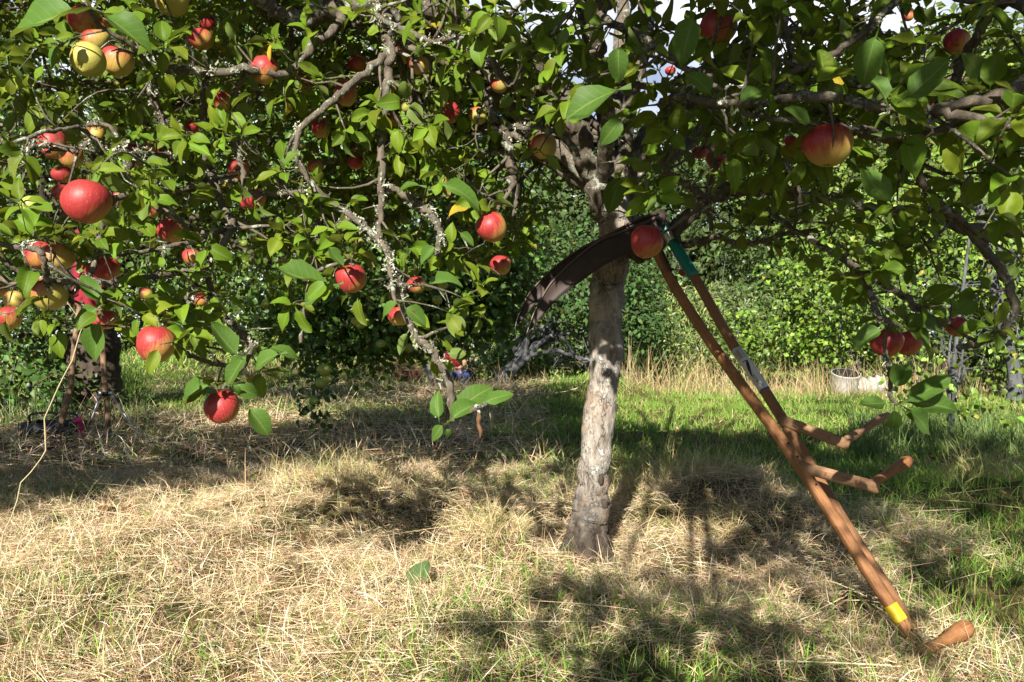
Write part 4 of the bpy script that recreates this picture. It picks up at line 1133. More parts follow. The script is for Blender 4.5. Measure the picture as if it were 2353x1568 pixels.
# ------------------------------------------------------------------ the two scythes
def scythe(label, path, wid, wood, arm, grip, foot_grip, knob, blade, tape=None, ring=None, paper=None, ytape=None, holes=(), armr=.0155):
    T = thing('scythe', label, 'scythe', path[-1][:3], 'scythes leaning in the fork of the apple tree')
    q = smooth_poly(np.array(path), 8)
    mb = MB(); mb.tube(q, np.full(len(q), wid / 2 * 1.08), 16, sq=5, flat=.92, up=(1, .3, .5))
    snath = mb.build('snath', wood, T)
    # arm with its cross grip
    mb = MB(); a_ = np.array(arm); qa = smooth_poly(a_, 6)
    mb.tube(qa, np.full(len(qa), armr * 1.12), 16, sq=6, up=(0, .2, 1)); am = mb.build('arm', M_GRIP, T)
    for c_, s_ in ((qa[-2] * .75 + qa[-5] * .25, .008), (qa[2], .007)):
        mb = MB(); mb.tube(np.stack([c_ + [0, -armr * 1.22, 0], c_ + [0, -armr * .2, 0]]), [s_, s_], 10); mb.build('dowel', wood, am)
    mb = MB(); g = smooth_poly(np.array(grip), 8); t = np.linspace(0, 1, len(g))
    mb.tube(g, (.0140 + .008 * t ** 2 * knob - .002 * np.sin(t * 3.1)) * np.where(t > .985, .55, 1.0), 14); mb.build('hand_grip', M_GRIP if knob < .5 else wood, T)
    mb = MB(); g = smooth_poly(np.array(foot_grip), 10); t = np.linspace(0, 1, len(g))
    rad = .0145 + .010 * sstep(.45, .86, t) * max(knob, .55); rad = rad * np.sqrt(np.clip((1.03 - t) / .12, .05, 1))
    mb.tube(g, rad, 16); mb.build('end_grip', wood, T)
    # blade: curved plate with a raised rib along its back
    B = smooth_poly(np.array(blade), 8)             # rows: back xyz, edge xyz
    bk, ed = B[:, :3], B[:, 3:]
    nseg = 5; Vr = []
    for k in range(nseg + 1):
        s = k / nseg
        Vr.append(bk * (1 - s) + ed * s + np.array([0, .006, 0]) * (math.sin(s * math.pi)))
    Vr = np.stack(Vr, 1); n_, m_ = Vr.shape[:2]
    th = np.array([0, .0035, 0])
    V = np.vstack([(Vr).reshape(-1, 3), (Vr + th).reshape(-1, 3)])
    ii, jj = np.meshgrid(np.arange(n_ - 1), np.arange(m_ - 1), indexing='ij'); a = (ii * m_ + jj).ravel()
    F1 = np.stack([a, a + m_, a + m_ + 1, a + 1], 1); F2 = F1[:, ::-1] + n_ * m_
    e0 = np.arange(n_ - 1) * m_; e1 = e0 + m_ - 1; o_ = n_ * m_
    F3 = np.stack([e0, e0 + o_, e0 + m_ + o_, e0 + m_], 1); F4 = np.stack([e1, e1 + m_, e1 + m_ + o_, e1 + o_], 1)
    mb = MB(); mb.add(V, np.vstack([F1, F2, F3, F4])); bl = mb.build('blade', M_BLADE, T)
    mb = MB(); mb.tube(bk + [0, -.002, 0], np.linspace(.0055, .0022, len(bk)), 8); mb.build('back_rib', M_RIB, bl)
    ke = ed[-9:]; mb = MB(); mb.tube((bk[-13:] * .97 + ed[-13:] * .03) + [0, -.005, 0], np.full(13, .0016), 6); mb.build('bright_tip_edge', M_EDGE, bl)
    mb = MB(); tg = smooth_poly(np.array([bk[0] * .55 + ed[0] * .45, (bk[0] * .7 + q[0] * .3) + [0.01, -.002, .01], q[0] + [0.012, -.028, .012], q[6] + [0.012, -.030, 0]]), 6)
    mb.tube(tg, [.019] * 6 + [.016] * 6 + [.010] * 7, 10, flat=.5, up=(0, 1, .2)); mb.build('tang', M_BLADE, T)
    def wrap(name, t0, t1, m_, ex, parent=snath, sq=5, n=10):
        d = np.concatenate([[0], np.cumsum(np.linalg.norm(np.diff(q, axis=0), axis=1))]); d /= d[-1]
        tt = np.linspace(t0, t1, n)
        pts = np.stack([np.interp(tt, d, q[:, k]) for k in range(3)], 1)
        w = MB(); w.tube(pts, np.full(n, wid / 2 * 1.08 + ex), 16, sq=sq, flat=.92, up=(1, .3, .5)); return w.build(name, m_, parent)
    if tape:
        for t0, t1 in tape: wrap('green_tape', t0, t1, M_GREENTAPE, .003)
    if ring:
        wrap('clamp_ring', ring[0], ring[1], M_RING, .006, sq=2.3)
    if ytape: wrap('yellow_tape', ytape[0], ytape[1], M_YELLOWTAPE, .0015)
    for t_ in holes:
        d = np.concatenate([[0], np.cumsum(np.linalg.norm(np.diff(q, axis=0), axis=1))]); d /= d[-1]
        c_ = np.array([np.interp(t_, d, q[:, k]) for k in range(3)]); 
        mb = MB(); mb.tube(np.stack([c_ + [.007, -.0185, .003], c_ + [.007, -.008, .0]]), [.0036, .0036], 10); mb.build('peg_hole', M_HOLE, snath)
    return T, snath, q, wrap

A_path = [P(1494, 548, 2.93), P(1545, 650, 2.84), P(1625, 775, 2.72), P(1700, 880, 2.6), P(1765, 968, 2.5), P(1830, 1060, 2.43), P(1920, 1195, 2.35), P(2010, 1335, 2.27), P(2090, 1455, 2.21), P(2134, 1526, 2.17)]
A_blade = [np.r_[P(u, v, Y), P(u2, v2, Y)] for u, v, u2, v2, Y in [(1508, 500, 1512, 572, 2.88), (1470, 517, 1478, 575, 2.87), (1420, 536, 1430, 588, 2.86), (1374, 556, 1384, 613, 2.85), (1320, 597, 1334, 648, 2.84), (1268, 649, 1286, 684, 2.83), (1242, 690, 1256, 716, 2.82), (1226, 721, 1234, 740, 2.82), (1209, 770, 1210, 772, 2.82)]]
TA, snA, qA, wrapA = scythe('front scythe, varnished snath with yellow tape near its foot, blade behind a crimson apple', A_path, .031, M_SNATH,
    [P(1835, 1072, 2.425), P(2022, 1122, 2.32)],
    [P(2006, 1112, 2.325), P(2092, 1056, 2.40)],
    [P(2118, 1500, 2.155), P(2155, 1483, 2.14), P(2192, 1463, 2.13), P(2236, 1440, 2.13)], 1.0, A_blade,
    ytape=(.895, .925), holes=(.565, .595, .623, .655, .94, .958, .975))
# grey pencil initials on the front snath
for pts in ([(1700, 868), (1713, 884)], [(1697, 871), (1703, 866)], [(1710, 887), (1716, 881)], [(1722, 893), (1730, 905)], [(1721, 905), (1733, 893)], [(1728, 905), (1741, 909)], [(1733, 899), (1729, 914)]):
    mb = MB(); Yq = np.interp(pts[0][0], [1625, 1700, 1765], [2.72, 2.6, 2.5]) - .0195
    mb.tube(np.array([P(u + 2, v, Yq) for u, v in pts]), [.0011, .0011], 6, flat=.4); mb.build('pencil_mark', M_PENCIL, snA)

B_path = [P(1518, 508, 3.02), P(1560, 580, 2.97), P(1612, 665, 2.9), P(1682, 788, 2.8), P(1738, 868, 2.72), P(1790, 950, 2.65), P(1858, 1062, 2.56), P(1938, 1195, 2.47), P(2032, 1342, 2.37), P(2112, 1465, 2.28), P(2146, 1518, 2.24)]
B_blade = [np.r_[P(u, v, Y), P(u2, v2, Y)] for u, v, u2, v2, Y in [(1514, 490, 1516, 552, 2.97), (1470, 503, 1478, 560, 2.965), (1392, 543, 1402, 590, 2.96), (1329, 575, 1342, 620, 2.95), (1268, 620, 1284, 656, 2.94), (1219, 671, 1236, 694, 2.93), (1202, 702, 1214, 718, 2.92), (1190, 727, 1197, 738, 2.92), (1184, 752, 1185, 754, 2.92)]]
TB, snB, qB, wrapB = scythe('rear scythe with green tape, a steel clamp and a white paper label', B_path, .030, M_SNATH2,
    [P(1792, 964, 2.63), P(1952, 1024, 2.52)],
    [P(1946, 1012, 2.53), P(2042, 952, 2.62)],
    [P(2136, 1516, 2.2), P(2165, 1503, 2.19), P(2195, 1488, 2.18), P(2226, 1474, 2.18)], 0.0, B_blade,
    tape=[(.0, .055), (.055, .155)], ring=(.030, .056))
label_o = wrapB('paper_label', .345, .452, M_PAPER, .0012, snB, 5, 10)
mid_t = lambda t: (np.concatenate([[0], np.cumsum(np.linalg.norm(np.diff(qB, axis=0), axis=1))]), t)
def on_B(t, off, lift=.0014):
    """a point on the camera side of the rear snath: t along it, off across it"""
    d = np.concatenate([[0], np.cumsum(np.linalg.norm(np.diff(qB, axis=0), axis=1))]); d /= d[-1]
    c_ = np.array([np.interp(t, d, qB[:, k]) for k in range(3)])
    c2 = np.array([np.interp(t + .01, d, qB[:, k]) for k in range(3)])
    al = nrmz(c2 - c_); vw = nrmz(np.array([0, 0, H]) - c_); ac = nrmz(np.cross(al, vw)); vw = np.cross(ac, al)
    return c_, al, ac, nrmz(vw)
from mathutils.bvhtree import BVHTree
_bv = BVHTree.FromPolygons([tuple(v.co) for v in label_o.data.vertices], [tuple(p.vertices) for p in label_o.data.polygons])
_c0, _al, _ac, _vw = on_B(.40, 0)
def drape(V):
    """lay points on the paper, a hair proud of it"""
    out = []
    for p_ in np.asarray(V, float):
        h_ = _bv.ray_cast(Vector(p_ + _vw * .2), Vector(-_vw))[0]
        out.append(np.array(h_) + _vw * .0007 if h_ is not None else p_)
    return np.array(out)
def mark(mb, t, off, la, lw):
    c_ = on_B(t, 0)[0] + _ac * off
    ks = np.linspace(-.5, .5, 7)
    V = np.array([c_ + _al * (a * la) + _ac * (k * lw) for k in ks for a in (-.5, .5)])
    mb.add(drape(V), np.array([[2 * k, 2 * k + 1, 2 * k + 3, 2 * k + 2] for k in range(6)]))
mb = MB()
for k, wd in enumerate([.0012, .0008, .002, .0008, .0014, .0022, .0008, .0012, .002, .0008, .0016, .0012, .0008]):
    mark(mb, .3525 + k * .0017, .004, wd, .020)
for k in range(9): mark(mb, .353 + k * .0024, -.0115, .0022, .0035)
mb.build('barcode', M_INK, label_o, smooth=False)
cc_ = on_B(.382, 0)[0]; L_ = .062; tq = np.linspace(0, 1, 14)
o1 = -.010 + .019 * tq ** 1.5
o2 = o1 + .0135 * np.sin(np.pi * np.clip((1 - tq) * .9 + .03, 0, 1)) ** .7 * (1 - tq) ** .3
ks = np.linspace(0, 1, 5)
V = np.array([cc_ + _al * (t * L_) + _ac * (a * (1 - k) + b * k) for t, a, b in zip(tq, o1, o2) for k in ks])
F = np.array([[i * 5 + k, i * 5 + k + 1, i * 5 + k + 6, i * 5 + k + 5] for i in range(13) for k in range(4)])
mb = MB(); mb.add(drape(V), F)
mark(mb, .3815, -.001, .003, .016)
mb.build('crescent_mark', M_INK, label_o, smooth=False)
def word(txt, t, off, size, parent, mt, name):
    cu = bpy.data.curves.new(name, 'FONT'); cu.body = txt; cu.size = size; cu.align_x = 'CENTER'; cu.align_y = 'CENTER'; cu.resolution_u = 3
    tmp = bpy.data.objects.new(name, cu); COL.objects.link(tmp)
    me = bpy.data.meshes.new_from_object(tmp); bpy.data.objects.remove(tmp)
    bm = bmesh.new(); bm.from_mesh(me); bmesh.ops.triangulate(bm, faces=bm.faces); bmesh.ops.subdivide_edges(bm, edges=bm.edges, cuts=2, use_grid_fill=True); bm.to_mesh(me); bm.free()
    c_ = on_B(t, 0)[0] + _ac * off
    V = drape([c_ - _al * v.co.x + _ac * v.co.y for v in me.vertices])
    for v, p_ in zip(me.vertices, V): v.co = p_
    me.materials.clear(); me.materials.append(mt)
    o = bpy.data.objects.new(name, me); COL.objects.link(o); o.parent = parent
    return o
word('FAUX', .4275, .003, .0165, label_o, M_INK, 'lettering')
word('M', .4445, -.007, .014, label_o, M_INK, 'lettering')
wrapB('label_edge', .450, .4535, M_PURPLE, .0016, label_o, 5, 3)

# ------------------------------------------------------------------ tools by the old trunk
Fk = thing('garden_fork', 'garden fork with brown shaft standing on its tines by the old trunk', 'garden fork', P(135, 1025, 6.3))
mb = MB(); mb.tube(smooth_poly(np.array([P(134, 988, 6.4), P(146, 945, 6.42), P(160, 890, 6.5), P(172, 790, 6.6), P(184, 700, 6.7)]), 5), np.linspace(.030, .021, 21), 10); mb.build('shaft', M_HANDLE, Fk)
mb = MB(); mb.tube(np.array([P(176, 700, 6.7), P(192, 698, 6.7)]), [.02, .02], 8); mb.build('handle', M_HANDLE, Fk)
mb = MB(); mb.tube(np.array([P(139, 960, 6.41), P(133, 990, 6.38), P(131, 994, 6.38)]), [.028, .02, .014], 8); mb.build('socket', M_DARKIRON, Fk)
for u_ in (114, 127, 139, 151):
    mb = MB(); mb.tube(smooth_poly(np.array([P(132, 990, 6.37), P((132 + u_ * 3) / 4, 992, 6.35), P(u_, 1002, 6.3), P(u_ + 1, 1040, 6.2)]), 4), np.linspace(.007, .004, 13), 6); mb.build('tine', M_DARKIRON, Fk)
Tp = thing('tripod_stand', 'wooden pole propped on two thin metal stays beside the old trunk', 'tripod', P(250, 1003, 7.0))
mb = MB(); mb.tube(smooth_poly(np.array([P(250, 1003, 7.0), P(244, 920, 7.0), P(238, 840, 7.0), P(231, 700, 7.05), P(226, 600, 7.1)]), 4), np.full(17, .024), 10); mb.build('pole', M_HANDLE, Tp)
mb = MB(); mb.tube(np.array([P(246, 994, 7.0), P(251, 1006, 7.0)]), [.027, .029], 10); mb.build('ferrule', M_STEEL, Tp)
mb = MB(); mb.box(P(242, 905, 7.0), (.11, .07, .035)); mb.build('clamp', M_BLACK, Tp)
for u0, u1, v1, Y1 in ((231, 197, 1000, 6.9), (254, 320, 1006, 6.8)):
    mb = MB(); mb.tube(np.array([P(u0, 904, 6.95), P(u1, v1, Y1)]), [.009, .009], 8); st = mb.build('stay', M_STEEL, Tp)
    mb = MB(); mb.box(P(u0, 904, 6.94), (.03, .03, .03)); mb.build('joint', M_STEEL, st)
Bo = thing('bottle', 'pink cloth-covered bottle standing by the black tray under the old tree', 'bottle', P(179, 1010, 6.77))
c_ = P(179, 1010, 6.77)
mb = MB(); mb.lathe([(.002, 0), (.050, .003), (.056, .02), (.054, .08), (.047, .14), (.036, .178), (.030, .184), (.002, .185)], c_, 20); mb.build('cover', M_PINK, Bo)
mb = MB(); mb.lathe([(.024, .183), (.026, .188), (.026, .206), (.020, .212), (.002, .212)], c_, 16); mb.build('cap', M_STEEL, Bo)
Bx = thing('tool_tray', 'low black plastic tool tray in the shade at the foot of the old tree', 'tray', P(125, 1008, 6.7))
c_ = P(122, 1006, 6.75)
mb = MB()
for s, ce in (((.42, .28, .012), (0, 0, .008)), ((.42, .012, .13), (0, -.14, .07)), ((.42, .012, .13), (0, .14, .07)), ((.012, .268, .13), (-.204, 0, .07)), ((.012, .268, .13), (.204, 0, .07))): mb.box(c_ + np.array(ce), s)
mb.build('tray', M_BLACK, Bx, smooth=False)
mb = MB(); mb.tube(smooth_poly(np.array([c_ + [-.2, 0, .12], c_ + [-.17, 0, .2], c_ + [.17, 0, .2], c_ + [.2, 0, .12]]), 6), np.full(19, .010), 8); mb.build('handle', M_BLACK, Bx)
# red jacket hung in the old tree
Jk = thing('jacket', 'dark red jacket hanging in the old tree behind the cluster of apples', 'jacket', P(205, 720, 7.4))
mb = MB(); tq = np.linspace(0, 1, 14)
jp = np.array([P(208 - 6 * t, 520 + 190 * t, 7.4) for t in tq])
mb.tube(jp, (.10 + .05 * np.sin(tq * 3)) * np.where(tq < .05, .5, 1), 14, lump=.16, flat=.45, up=(0, 1, 0)); mb.build('body', M_JACKET, Jk)
for s in (-1, 1):
    mb = MB(); mb.tube(np.array([P(206 + s * 20, 530 + 150 * t, 7.38) + [s * .03 * t, 0, 0] for t in tq]), np.linspace(.05, .036, 14), 10, lump=.12); mb.build('sleeve', M_JACKET, Jk)

# ------------------------------------------------------------------ other trees, shrubs and hedges
def clump_leaves(centers, per, sig, L0, L1, col, seed, asp=.58, out=None, flat=.6, colvar=.45, ydeg=.0):
    r = np.random.default_rng(seed)
    n = len(centers)
    p = np.repeat(centers, per, 0) + r.normal(0, 1, (n * per, 3)) * np.array(sig)
    N = len(p)
    o = nrmz(p - (np.mean(centers, 0) if out is None else out))
    d = nrmz(o * .6 + r.normal(0, .8, (N, 3)) + [0, 0, -.25])
    nn = SUNDIR * .5 + np.array([0, 0, flat]) + o * .5 + r.normal(0, .55, (N, 3))
    L = L0 + (L1 - L0) * r.random(N)
    cc = np.repeat(1 + colvar * (r.random((n, 1)) * 2 - 1), per, 0) * (1 + .3 * (r.random((N, 1)) * 2 - 1))
    c = np.clip(np.asarray(col)[None] * cc * (1 + .15 * (r.random((N, 3)) * 2 - 1)), 0, 1)
    yl = r.random(N) < ydeg
    c[yl] = np.array([.30, .24, .04]) * (.7 + .6 * r.random((yl.sum(), 1)))
    return [p, d, nn, L, L * asp, c]

def cat_arr(a): return [np.concatenate([q[k] for q in a]) for k in range(6)]
def sel(arr, m): return [q[m] for q in arr]
def blob(n, c, rad, seed, shell=.55, lowcut=None):
    r = np.random.default_rng(seed)
    d = nrmz(r.normal(0, 1, (n, 3))); q = d * (shell + (1 - shell) * r.random((n, 1))) ** .7
    return np.asarray(c) + q * np.asarray(rad)

def limbs_mesh(name, base, tops, r0, mt, parent, seed, sides=8):
    r = np.random.default_rng(seed); mb = MB()
    for t in tops:
        b = np.asarray(base, float); t = np.asarray(t, float)
        pts = smooth_poly(np.array([b, b * .7 + t * .3 + [0, 0, .15 * np.linalg.norm(t - b)] + r.normal(0, .08, 3), b * .35 + t * .65 + r.normal(0, .12, 3) + [0, 0, .06 * np.linalg.norm(t - b)], t]), 6)
        pts[1:] += r.normal(0, .02, (len(pts) - 1, 3))
        mb.tube(pts, np.linspace(r0, r0 * .18, len(pts)), sides, lump=.12)
        for k in range(5):
            i = r.integers(6, len(pts)); e = pts[i] + r.normal(0, .35, 3) * np.linalg.norm(t - b) * .4
            mb.tube(smooth_poly(np.array([pts[i], (pts[i] + e) / 2 + r.normal(0, .06, 3), e]), 3), np.linspace(r0 * .28, r0 * .06, 7), 5)
    return mb.build(name, mt, parent)

# --- the old cooking-apple tree behind on the left
GX0, GY0 = P(215, 940, 8.9)[0], 8.9
old = thing('old_apple_tree', 'old dark-trunked apple tree with small green fruit, tools resting at its foot', 'tree', (GX0, GY0, 0))
mb = MB()
tz = terrain(GX0, GY0)
op = np.array([[*P(218, 985, 8.9), .36], [*P(218, 945, 8.9), .33], [*P(215, 900, 8.9), .295], [*P(212, 850, 8.9), .275], [*P(210, 800, 8.9), .28], [*P(206, 750, 8.9), .26], [*P(204, 700, 8.9), .24]])
q = smooth_poly(op, 5); mb.tube(q[:, :3], q[:, 3] * (1 + .04 * np.sin(np.arange(len(q)))), 24, lump=.07); mb.build('trunk', M_DARKBARK, old)
fkp = P(206, 730, 8.9)
tops = [P(-150, 560, 8.5), P(100, 450, 8.6), P(60, 300, 7.5), P(330, 250, 8.4), P(480, 420, 7.6), P(620, 520, 7.0), P(820, 480, 6.6), P(1000, 560, 6.3), P(1130, 640, 6.2), P(700, 250, 7.6), P(300, 100, 8.0), P(-100, 200, 9), P(900, 300, 7), P(40, 770, 8.6)]
limbs_mesh('branches', fkp, tops, .095, M_DARKBARK, old, 11)
cs = [blob(420, P(250, 380, 8.6), (2.6, 1.6, 1.75), 1), blob(330, P(560, 430, 7.7), (1.5, 1.3, 1.5), 2), blob(420, P(930, 520, 6.8), (1.15, .9, 1.15), 3, .3), blob(240, P(1090, 610, 6.4), (.62, .6, .72), 4, .2),
      blob(200, P(-150, 450, 8.6), (1.8, 1.5, 1.4), 5), blob(170, P(690, 740, 6.6), (.6, .5, .35), 6, .2), blob(190, P(880, 740, 6.4), (.8, .5, .42), 7, .2), blob(90, P(1080, 700, 6.3), (.4, .4, .2), 8, .2), blob(60, P(60, 720, 8.2), (.9, .6, .2), 9, .2),
      blob(330, P(200, 120, 8.8), (2.7, 1.4, 1.3), 10), blob(260, P(620, 130, 8.4), (1.7, 1.2, 1.3), 11), blob(130, P(900, 210, 8.0), (1.0, .9, 1.0), 12)]
cs = np.vstack(cs)
u_ = 1176.5 + cs[:, 0] / cs[:, 1] * FPX; v_ = 770 - (cs[:, 2] - H) / cs[:, 1] * FPX
LU = [-600, 0, 120, 300, 420, 560, 650, 750, 880, 950, 1000, 1130, 1230, 1300]; LVv = [760, 770, 750, 670, 670, 690, 760, 800, 810, 760, 745, 740, 720, 540]
cs = cs[(v_ < np.interp(u_, LU, LVv)) & (u_ < 1300)]
gl = clump_leaves(cs, 17, (.15, .15, .13), .055, .085, (.085, .165, .026), 31, asp=.64, ydeg=.008)
hang = np.array([P(715, 790 + k * 22, 5.6) for k in range(9)] + [P(740, 850, 5.6), P(700, 930, 5.6), P(735, 965, 5.6)])
gl2 = clump_leaves(hang, 9, (.05, .05, .04), .055, .08, (.045, .10, .028), 32, asp=.62)
leaf_mesh('crown', [(cat_arr([gl, gl2]), 'mid')], M_LEAF2, old)
mb = MB(); mb.tube(smooth_poly(np.array([P(690, 700, 6.0), P(712, 780, 5.7), P(725, 860, 5.6), P(715, 960, 5.6)]), 5), np.linspace(.012, .003, 16), 6); mb.build('hanging_branch', M_DARKBARK, old)
# its green fruit
GF = [(75, 472, 50), (28, 520, 30), (12, 570, 26), (350, 560, 30), (815, 315, 26), (735, 560, 24), (700, 470, 30), (713, 490, 30), (735, 505, 30), (640, 640, 22), (660, 600, 26), (905, 620, 24), (930, 505, 26), (945, 540, 22), (862, 505, 24), (848, 512, 26), (905, 560, 20), (935, 495, 24), (990, 585, 22), (985, 660, 22), (1003, 645, 26), (1018, 655, 24), (1005, 690, 24), (960, 690, 20), (818, 738, 22), (828, 745, 26), (840, 742, 22), (834, 728, 20), (875, 790, 22), (940, 800, 24), (1030, 780, 22), (745, 850, 34), (738, 880, 28), (752, 870, 26), (720, 920, 26), (785, 530, 22), (755, 610, 22), (780, 470, 24), (640, 540, 24), (850, 410, 22), (880, 380, 22), (1040, 700, 20), (1100, 600, 18), (610, 700, 20), (560, 560, 22), (120, 230, 24), (60, 250, 22), (330, 200, 20), (690, 335, 26), (450, 440, 22)]
mb = MB(); t = np.linspace(0, math.pi, 11); pr = np.stack([np.sin(t) * .5, -np.cos(t) * .44], 1); pr[0, 0] = pr[-1, 0] = .002
pr[:, 1] += .10 * np.exp(-(pr[:, 0] / .09) ** 2) * (t < 1.5) - .10 * np.exp(-(pr[:, 0] / .09) ** 2) * (t > 1.5)
mb.lathe(pr, sides=16); o = mb.build('green_apple', M_GREENFRUIT); GM = o.data; bpy.data.objects.remove(o)
for k, (u, v, w) in enumerate(GF):
    s_ = .062 + .008 * (k % 3) - .01 * (w < 24); o = bpy.data.objects.new('green_apple', GM); COL.objects.link(o)
    Y = min(s_ * FPX / w, 6.3) if not (700 < u < 760 and v > 840) else 5.5
    s_ = w * Y / FPX
    o.location = [float(c) for c in P(u, v, Y)]; o.scale = (s_, s_, s_); o.rotation_euler = (rg.normal(0, .3), rg.normal(0, .3), rg.random() * 6)
    tag(o, 'small unripe green apple hanging among the rounder dark leaves of the old tree', 'apple', 'green apples on the old tree')

def tree(name, label, cat, base, crown_c, crown_r, ncl, per, sig, L0, L1, col, trunk_r, seed, bark=M_DARKBARK, group=None, mt=M_FAR, lod='lo', asp=.6, shell=.5, tops=None, colvar=.45, ydeg=.004, extra=None, lean=None):
    T = thing(name, label, cat, base, group)
    b = np.array(base, float); cc = np.array(crown_c, float)
    r = np.random.default_rng(seed)
    mb = MB(); kn = b * .5 + cc * .5 if lean is None else np.array(lean)
    pts = smooth_poly(np.array([b - [0, 0, .1], b * .72 + kn * .28 + r.normal(0, trunk_r * .4, 3), kn, cc]), 6)
    mb.tube(pts, np.linspace(trunk_r * 1.25, trunk_r * .35, len(pts)), 12, lump=.08)
    mb.build('trunk', bark, T)
    if tops is None: tops = [cc + nrmz(r.normal(0, 1, 3) + [0, 0, .2]) * np.array(crown_r) * .85 for _ in range(7)]
    limbs_mesh('branches', pts[len(pts) // 2], tops, trunk_r * .42, bark, T, seed + 1, 6)
    c = blob(ncl, cc, crown_r, seed + 2, shell)
    if extra is not None: c = np.vstack([c] + [blob(e[0], e[1], e[2], seed + 5 + k, .3) for k, e in enumerate(extra)])
    # keep an uneven outline: drop clumps by a coarse noise
    k_ = vnoise(c[:, 0] * 1.1 + c[:, 2] * .9, c[:, 1] * .8 + c[:, 2] * 1.3, 2.2 / max(crown_r)) > .27
    c = c[k_]
    leaf_mesh('crown', [(clump_leaves(c, per, sig, L0, L1, col, seed + 3, asp, colvar=colvar, ydeg=ydeg), lod)], mt, T)
    return T

gz = lambda x, y: float(terrain(x, y))
def base_at(u, Y):
    x = (u - 1176.5) / FPX * Y
    return (x, Y, gz(x, Y))

tree('neighbour_apple_tree', 'apple tree standing just outside the view on the left, shading the tools', 'tree', (-4.9, 2.6, 0), (-4.05, 2.5, 2.35), (1.9, 2.3, .9), 1050, 15, (.16, .16, .13), .07, .11, (.09, .17, .028), .10, 55, M_BARK, mt=M_LEAF2)
# leaning old tree in the middle distance
b0 = base_at(1142, 13.2)
tree('leaning_apple_tree', 'old apple tree with leaning blue-grey trunk and dark spreading crown beyond the lawn', 'tree', b0, P(1330, 640, 13.2), (1.45, 1.2, 1.0), 230, 18, (.16, .16, .13), .08, .13, (.05, .105, .03), .13, 60, M_GREYBARK, lean=P(1235, 790, 13.2),
     tops=[P(1300, 740, 13), P(1400, 745, 13), P(1480, 720, 13), P(1430, 800, 13), P(1210, 700, 13), P(1340, 600, 13), P(1150, 740, 13.3), P(1470, 860, 12.9)], extra=[(60, P(1150, 720, 13.4), (.7, .5, .4)), (60, P(1450, 750, 13), (.5, .5, .35))])
# pale trunk tree with yellow fruit, near the person
b1 = base_at(1082, 18.0)
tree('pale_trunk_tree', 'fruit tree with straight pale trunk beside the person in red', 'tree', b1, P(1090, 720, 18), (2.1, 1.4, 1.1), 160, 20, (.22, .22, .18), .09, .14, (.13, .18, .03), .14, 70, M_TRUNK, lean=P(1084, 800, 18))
# sapling on the right with lichened twigs and lit round leaves
b2 = base_at(2178, 6.3)
sap = tree('young_fruit_tree', 'slim young tree with grey forked stem, standing in the long grass by the hedge', 'tree', b2, P(2230, 520, 6.5), (1.0, .8, .75), 150, 8, (.12, .12, .10), .055, .085, (.15, .24, .03), .028, 80, M_GREYBARK, mt=M_LEAF2, lod='mid', lean=P(2190, 850, 6.3),
     tops=[P(2110, 885, 6.2), P(2280, 860, 6.3), P(2330, 700, 6.5), P(2150, 700, 6.4), P(2060, 620, 6.4), P(2250, 460, 6.6), P(2380, 520, 6.6)], extra=[(9, P(2120, 885, 6.2), (.16, .1, .07)), (9, P(2270, 930, 6.2), (.2, .1, .1)), (60, P(2300, 720, 6.6), (.6, .4, .5))])
# lit foliage filling the right behind the shaded boughs
tree('hazel_tree', 'sunlit yellow-green tree filling the right side behind the shaded boughs', 'tree', base_at(2330, 10.5), P(2250, 470, 10.5), (2.1, 1.5, 2.3), 480, 14, (.20, .20, .17), .07, .11, (.17, .26, .035), .09, 90, M_GREYBARK, mt=M_LEAF2, lod='mid', shell=.45, ydeg=.02)

# shrubs and hedges
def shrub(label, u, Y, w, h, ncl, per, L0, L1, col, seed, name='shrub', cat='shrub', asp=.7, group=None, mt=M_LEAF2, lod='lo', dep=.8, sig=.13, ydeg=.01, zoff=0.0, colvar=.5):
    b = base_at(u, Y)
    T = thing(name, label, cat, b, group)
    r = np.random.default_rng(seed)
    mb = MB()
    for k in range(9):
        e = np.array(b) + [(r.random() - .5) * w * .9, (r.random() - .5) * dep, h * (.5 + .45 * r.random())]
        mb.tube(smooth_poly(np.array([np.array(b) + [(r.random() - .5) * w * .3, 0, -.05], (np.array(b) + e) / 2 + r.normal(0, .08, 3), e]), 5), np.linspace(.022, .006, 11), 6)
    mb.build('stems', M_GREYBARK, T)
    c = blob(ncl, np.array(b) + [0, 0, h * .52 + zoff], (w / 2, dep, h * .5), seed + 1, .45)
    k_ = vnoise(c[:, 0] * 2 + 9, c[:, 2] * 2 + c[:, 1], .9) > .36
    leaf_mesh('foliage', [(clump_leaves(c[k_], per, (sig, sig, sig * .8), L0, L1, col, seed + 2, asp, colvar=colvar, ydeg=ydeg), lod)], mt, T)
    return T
shrub('broad bright green round-leaved bush at the lawn edge, behind the white tub', 1895, 13.2, 3.3, 2.05, 420, 16, .08, .13, (.15, .255, .028), 100, lod='mid', dep=.9, zoff=.1)
shrub('low pale willow-like bush with narrow leaves, just right of the pale trunk', 1560, 14.2, 2.3, 1.75, 330, 20, .09, .14, (.21, .27, .08), 110, asp=.28, dep=.8)
shrub('grey-green willow-like bush rising behind the scythe snaths', 1690, 17, 2.4, 2.4, 260, 18, .11, .16, (.14, .19, .06), 114, asp=.3, dep=.9)
shrub('small dark green bush between the leaning trunk and the pale trunk', 1190, 15.2, 1.3, 1.1, 130, 16, .07, .11, (.09, .17, .03), 120, dep=.6)
shrub('yellow-green bush behind the person in red', 980, 19.5, 3.6, 2.2, 330, 16, .10, .15, (.20, .24, .04), 130, dep=.9, ydeg=.06)
shrub('light green bush beyond the lit lawn, right of the old dark trunk', 560, 19, 4.2, 2.3, 380, 16, .11, .16, (.15, .22, .04), 140, dep=.9)
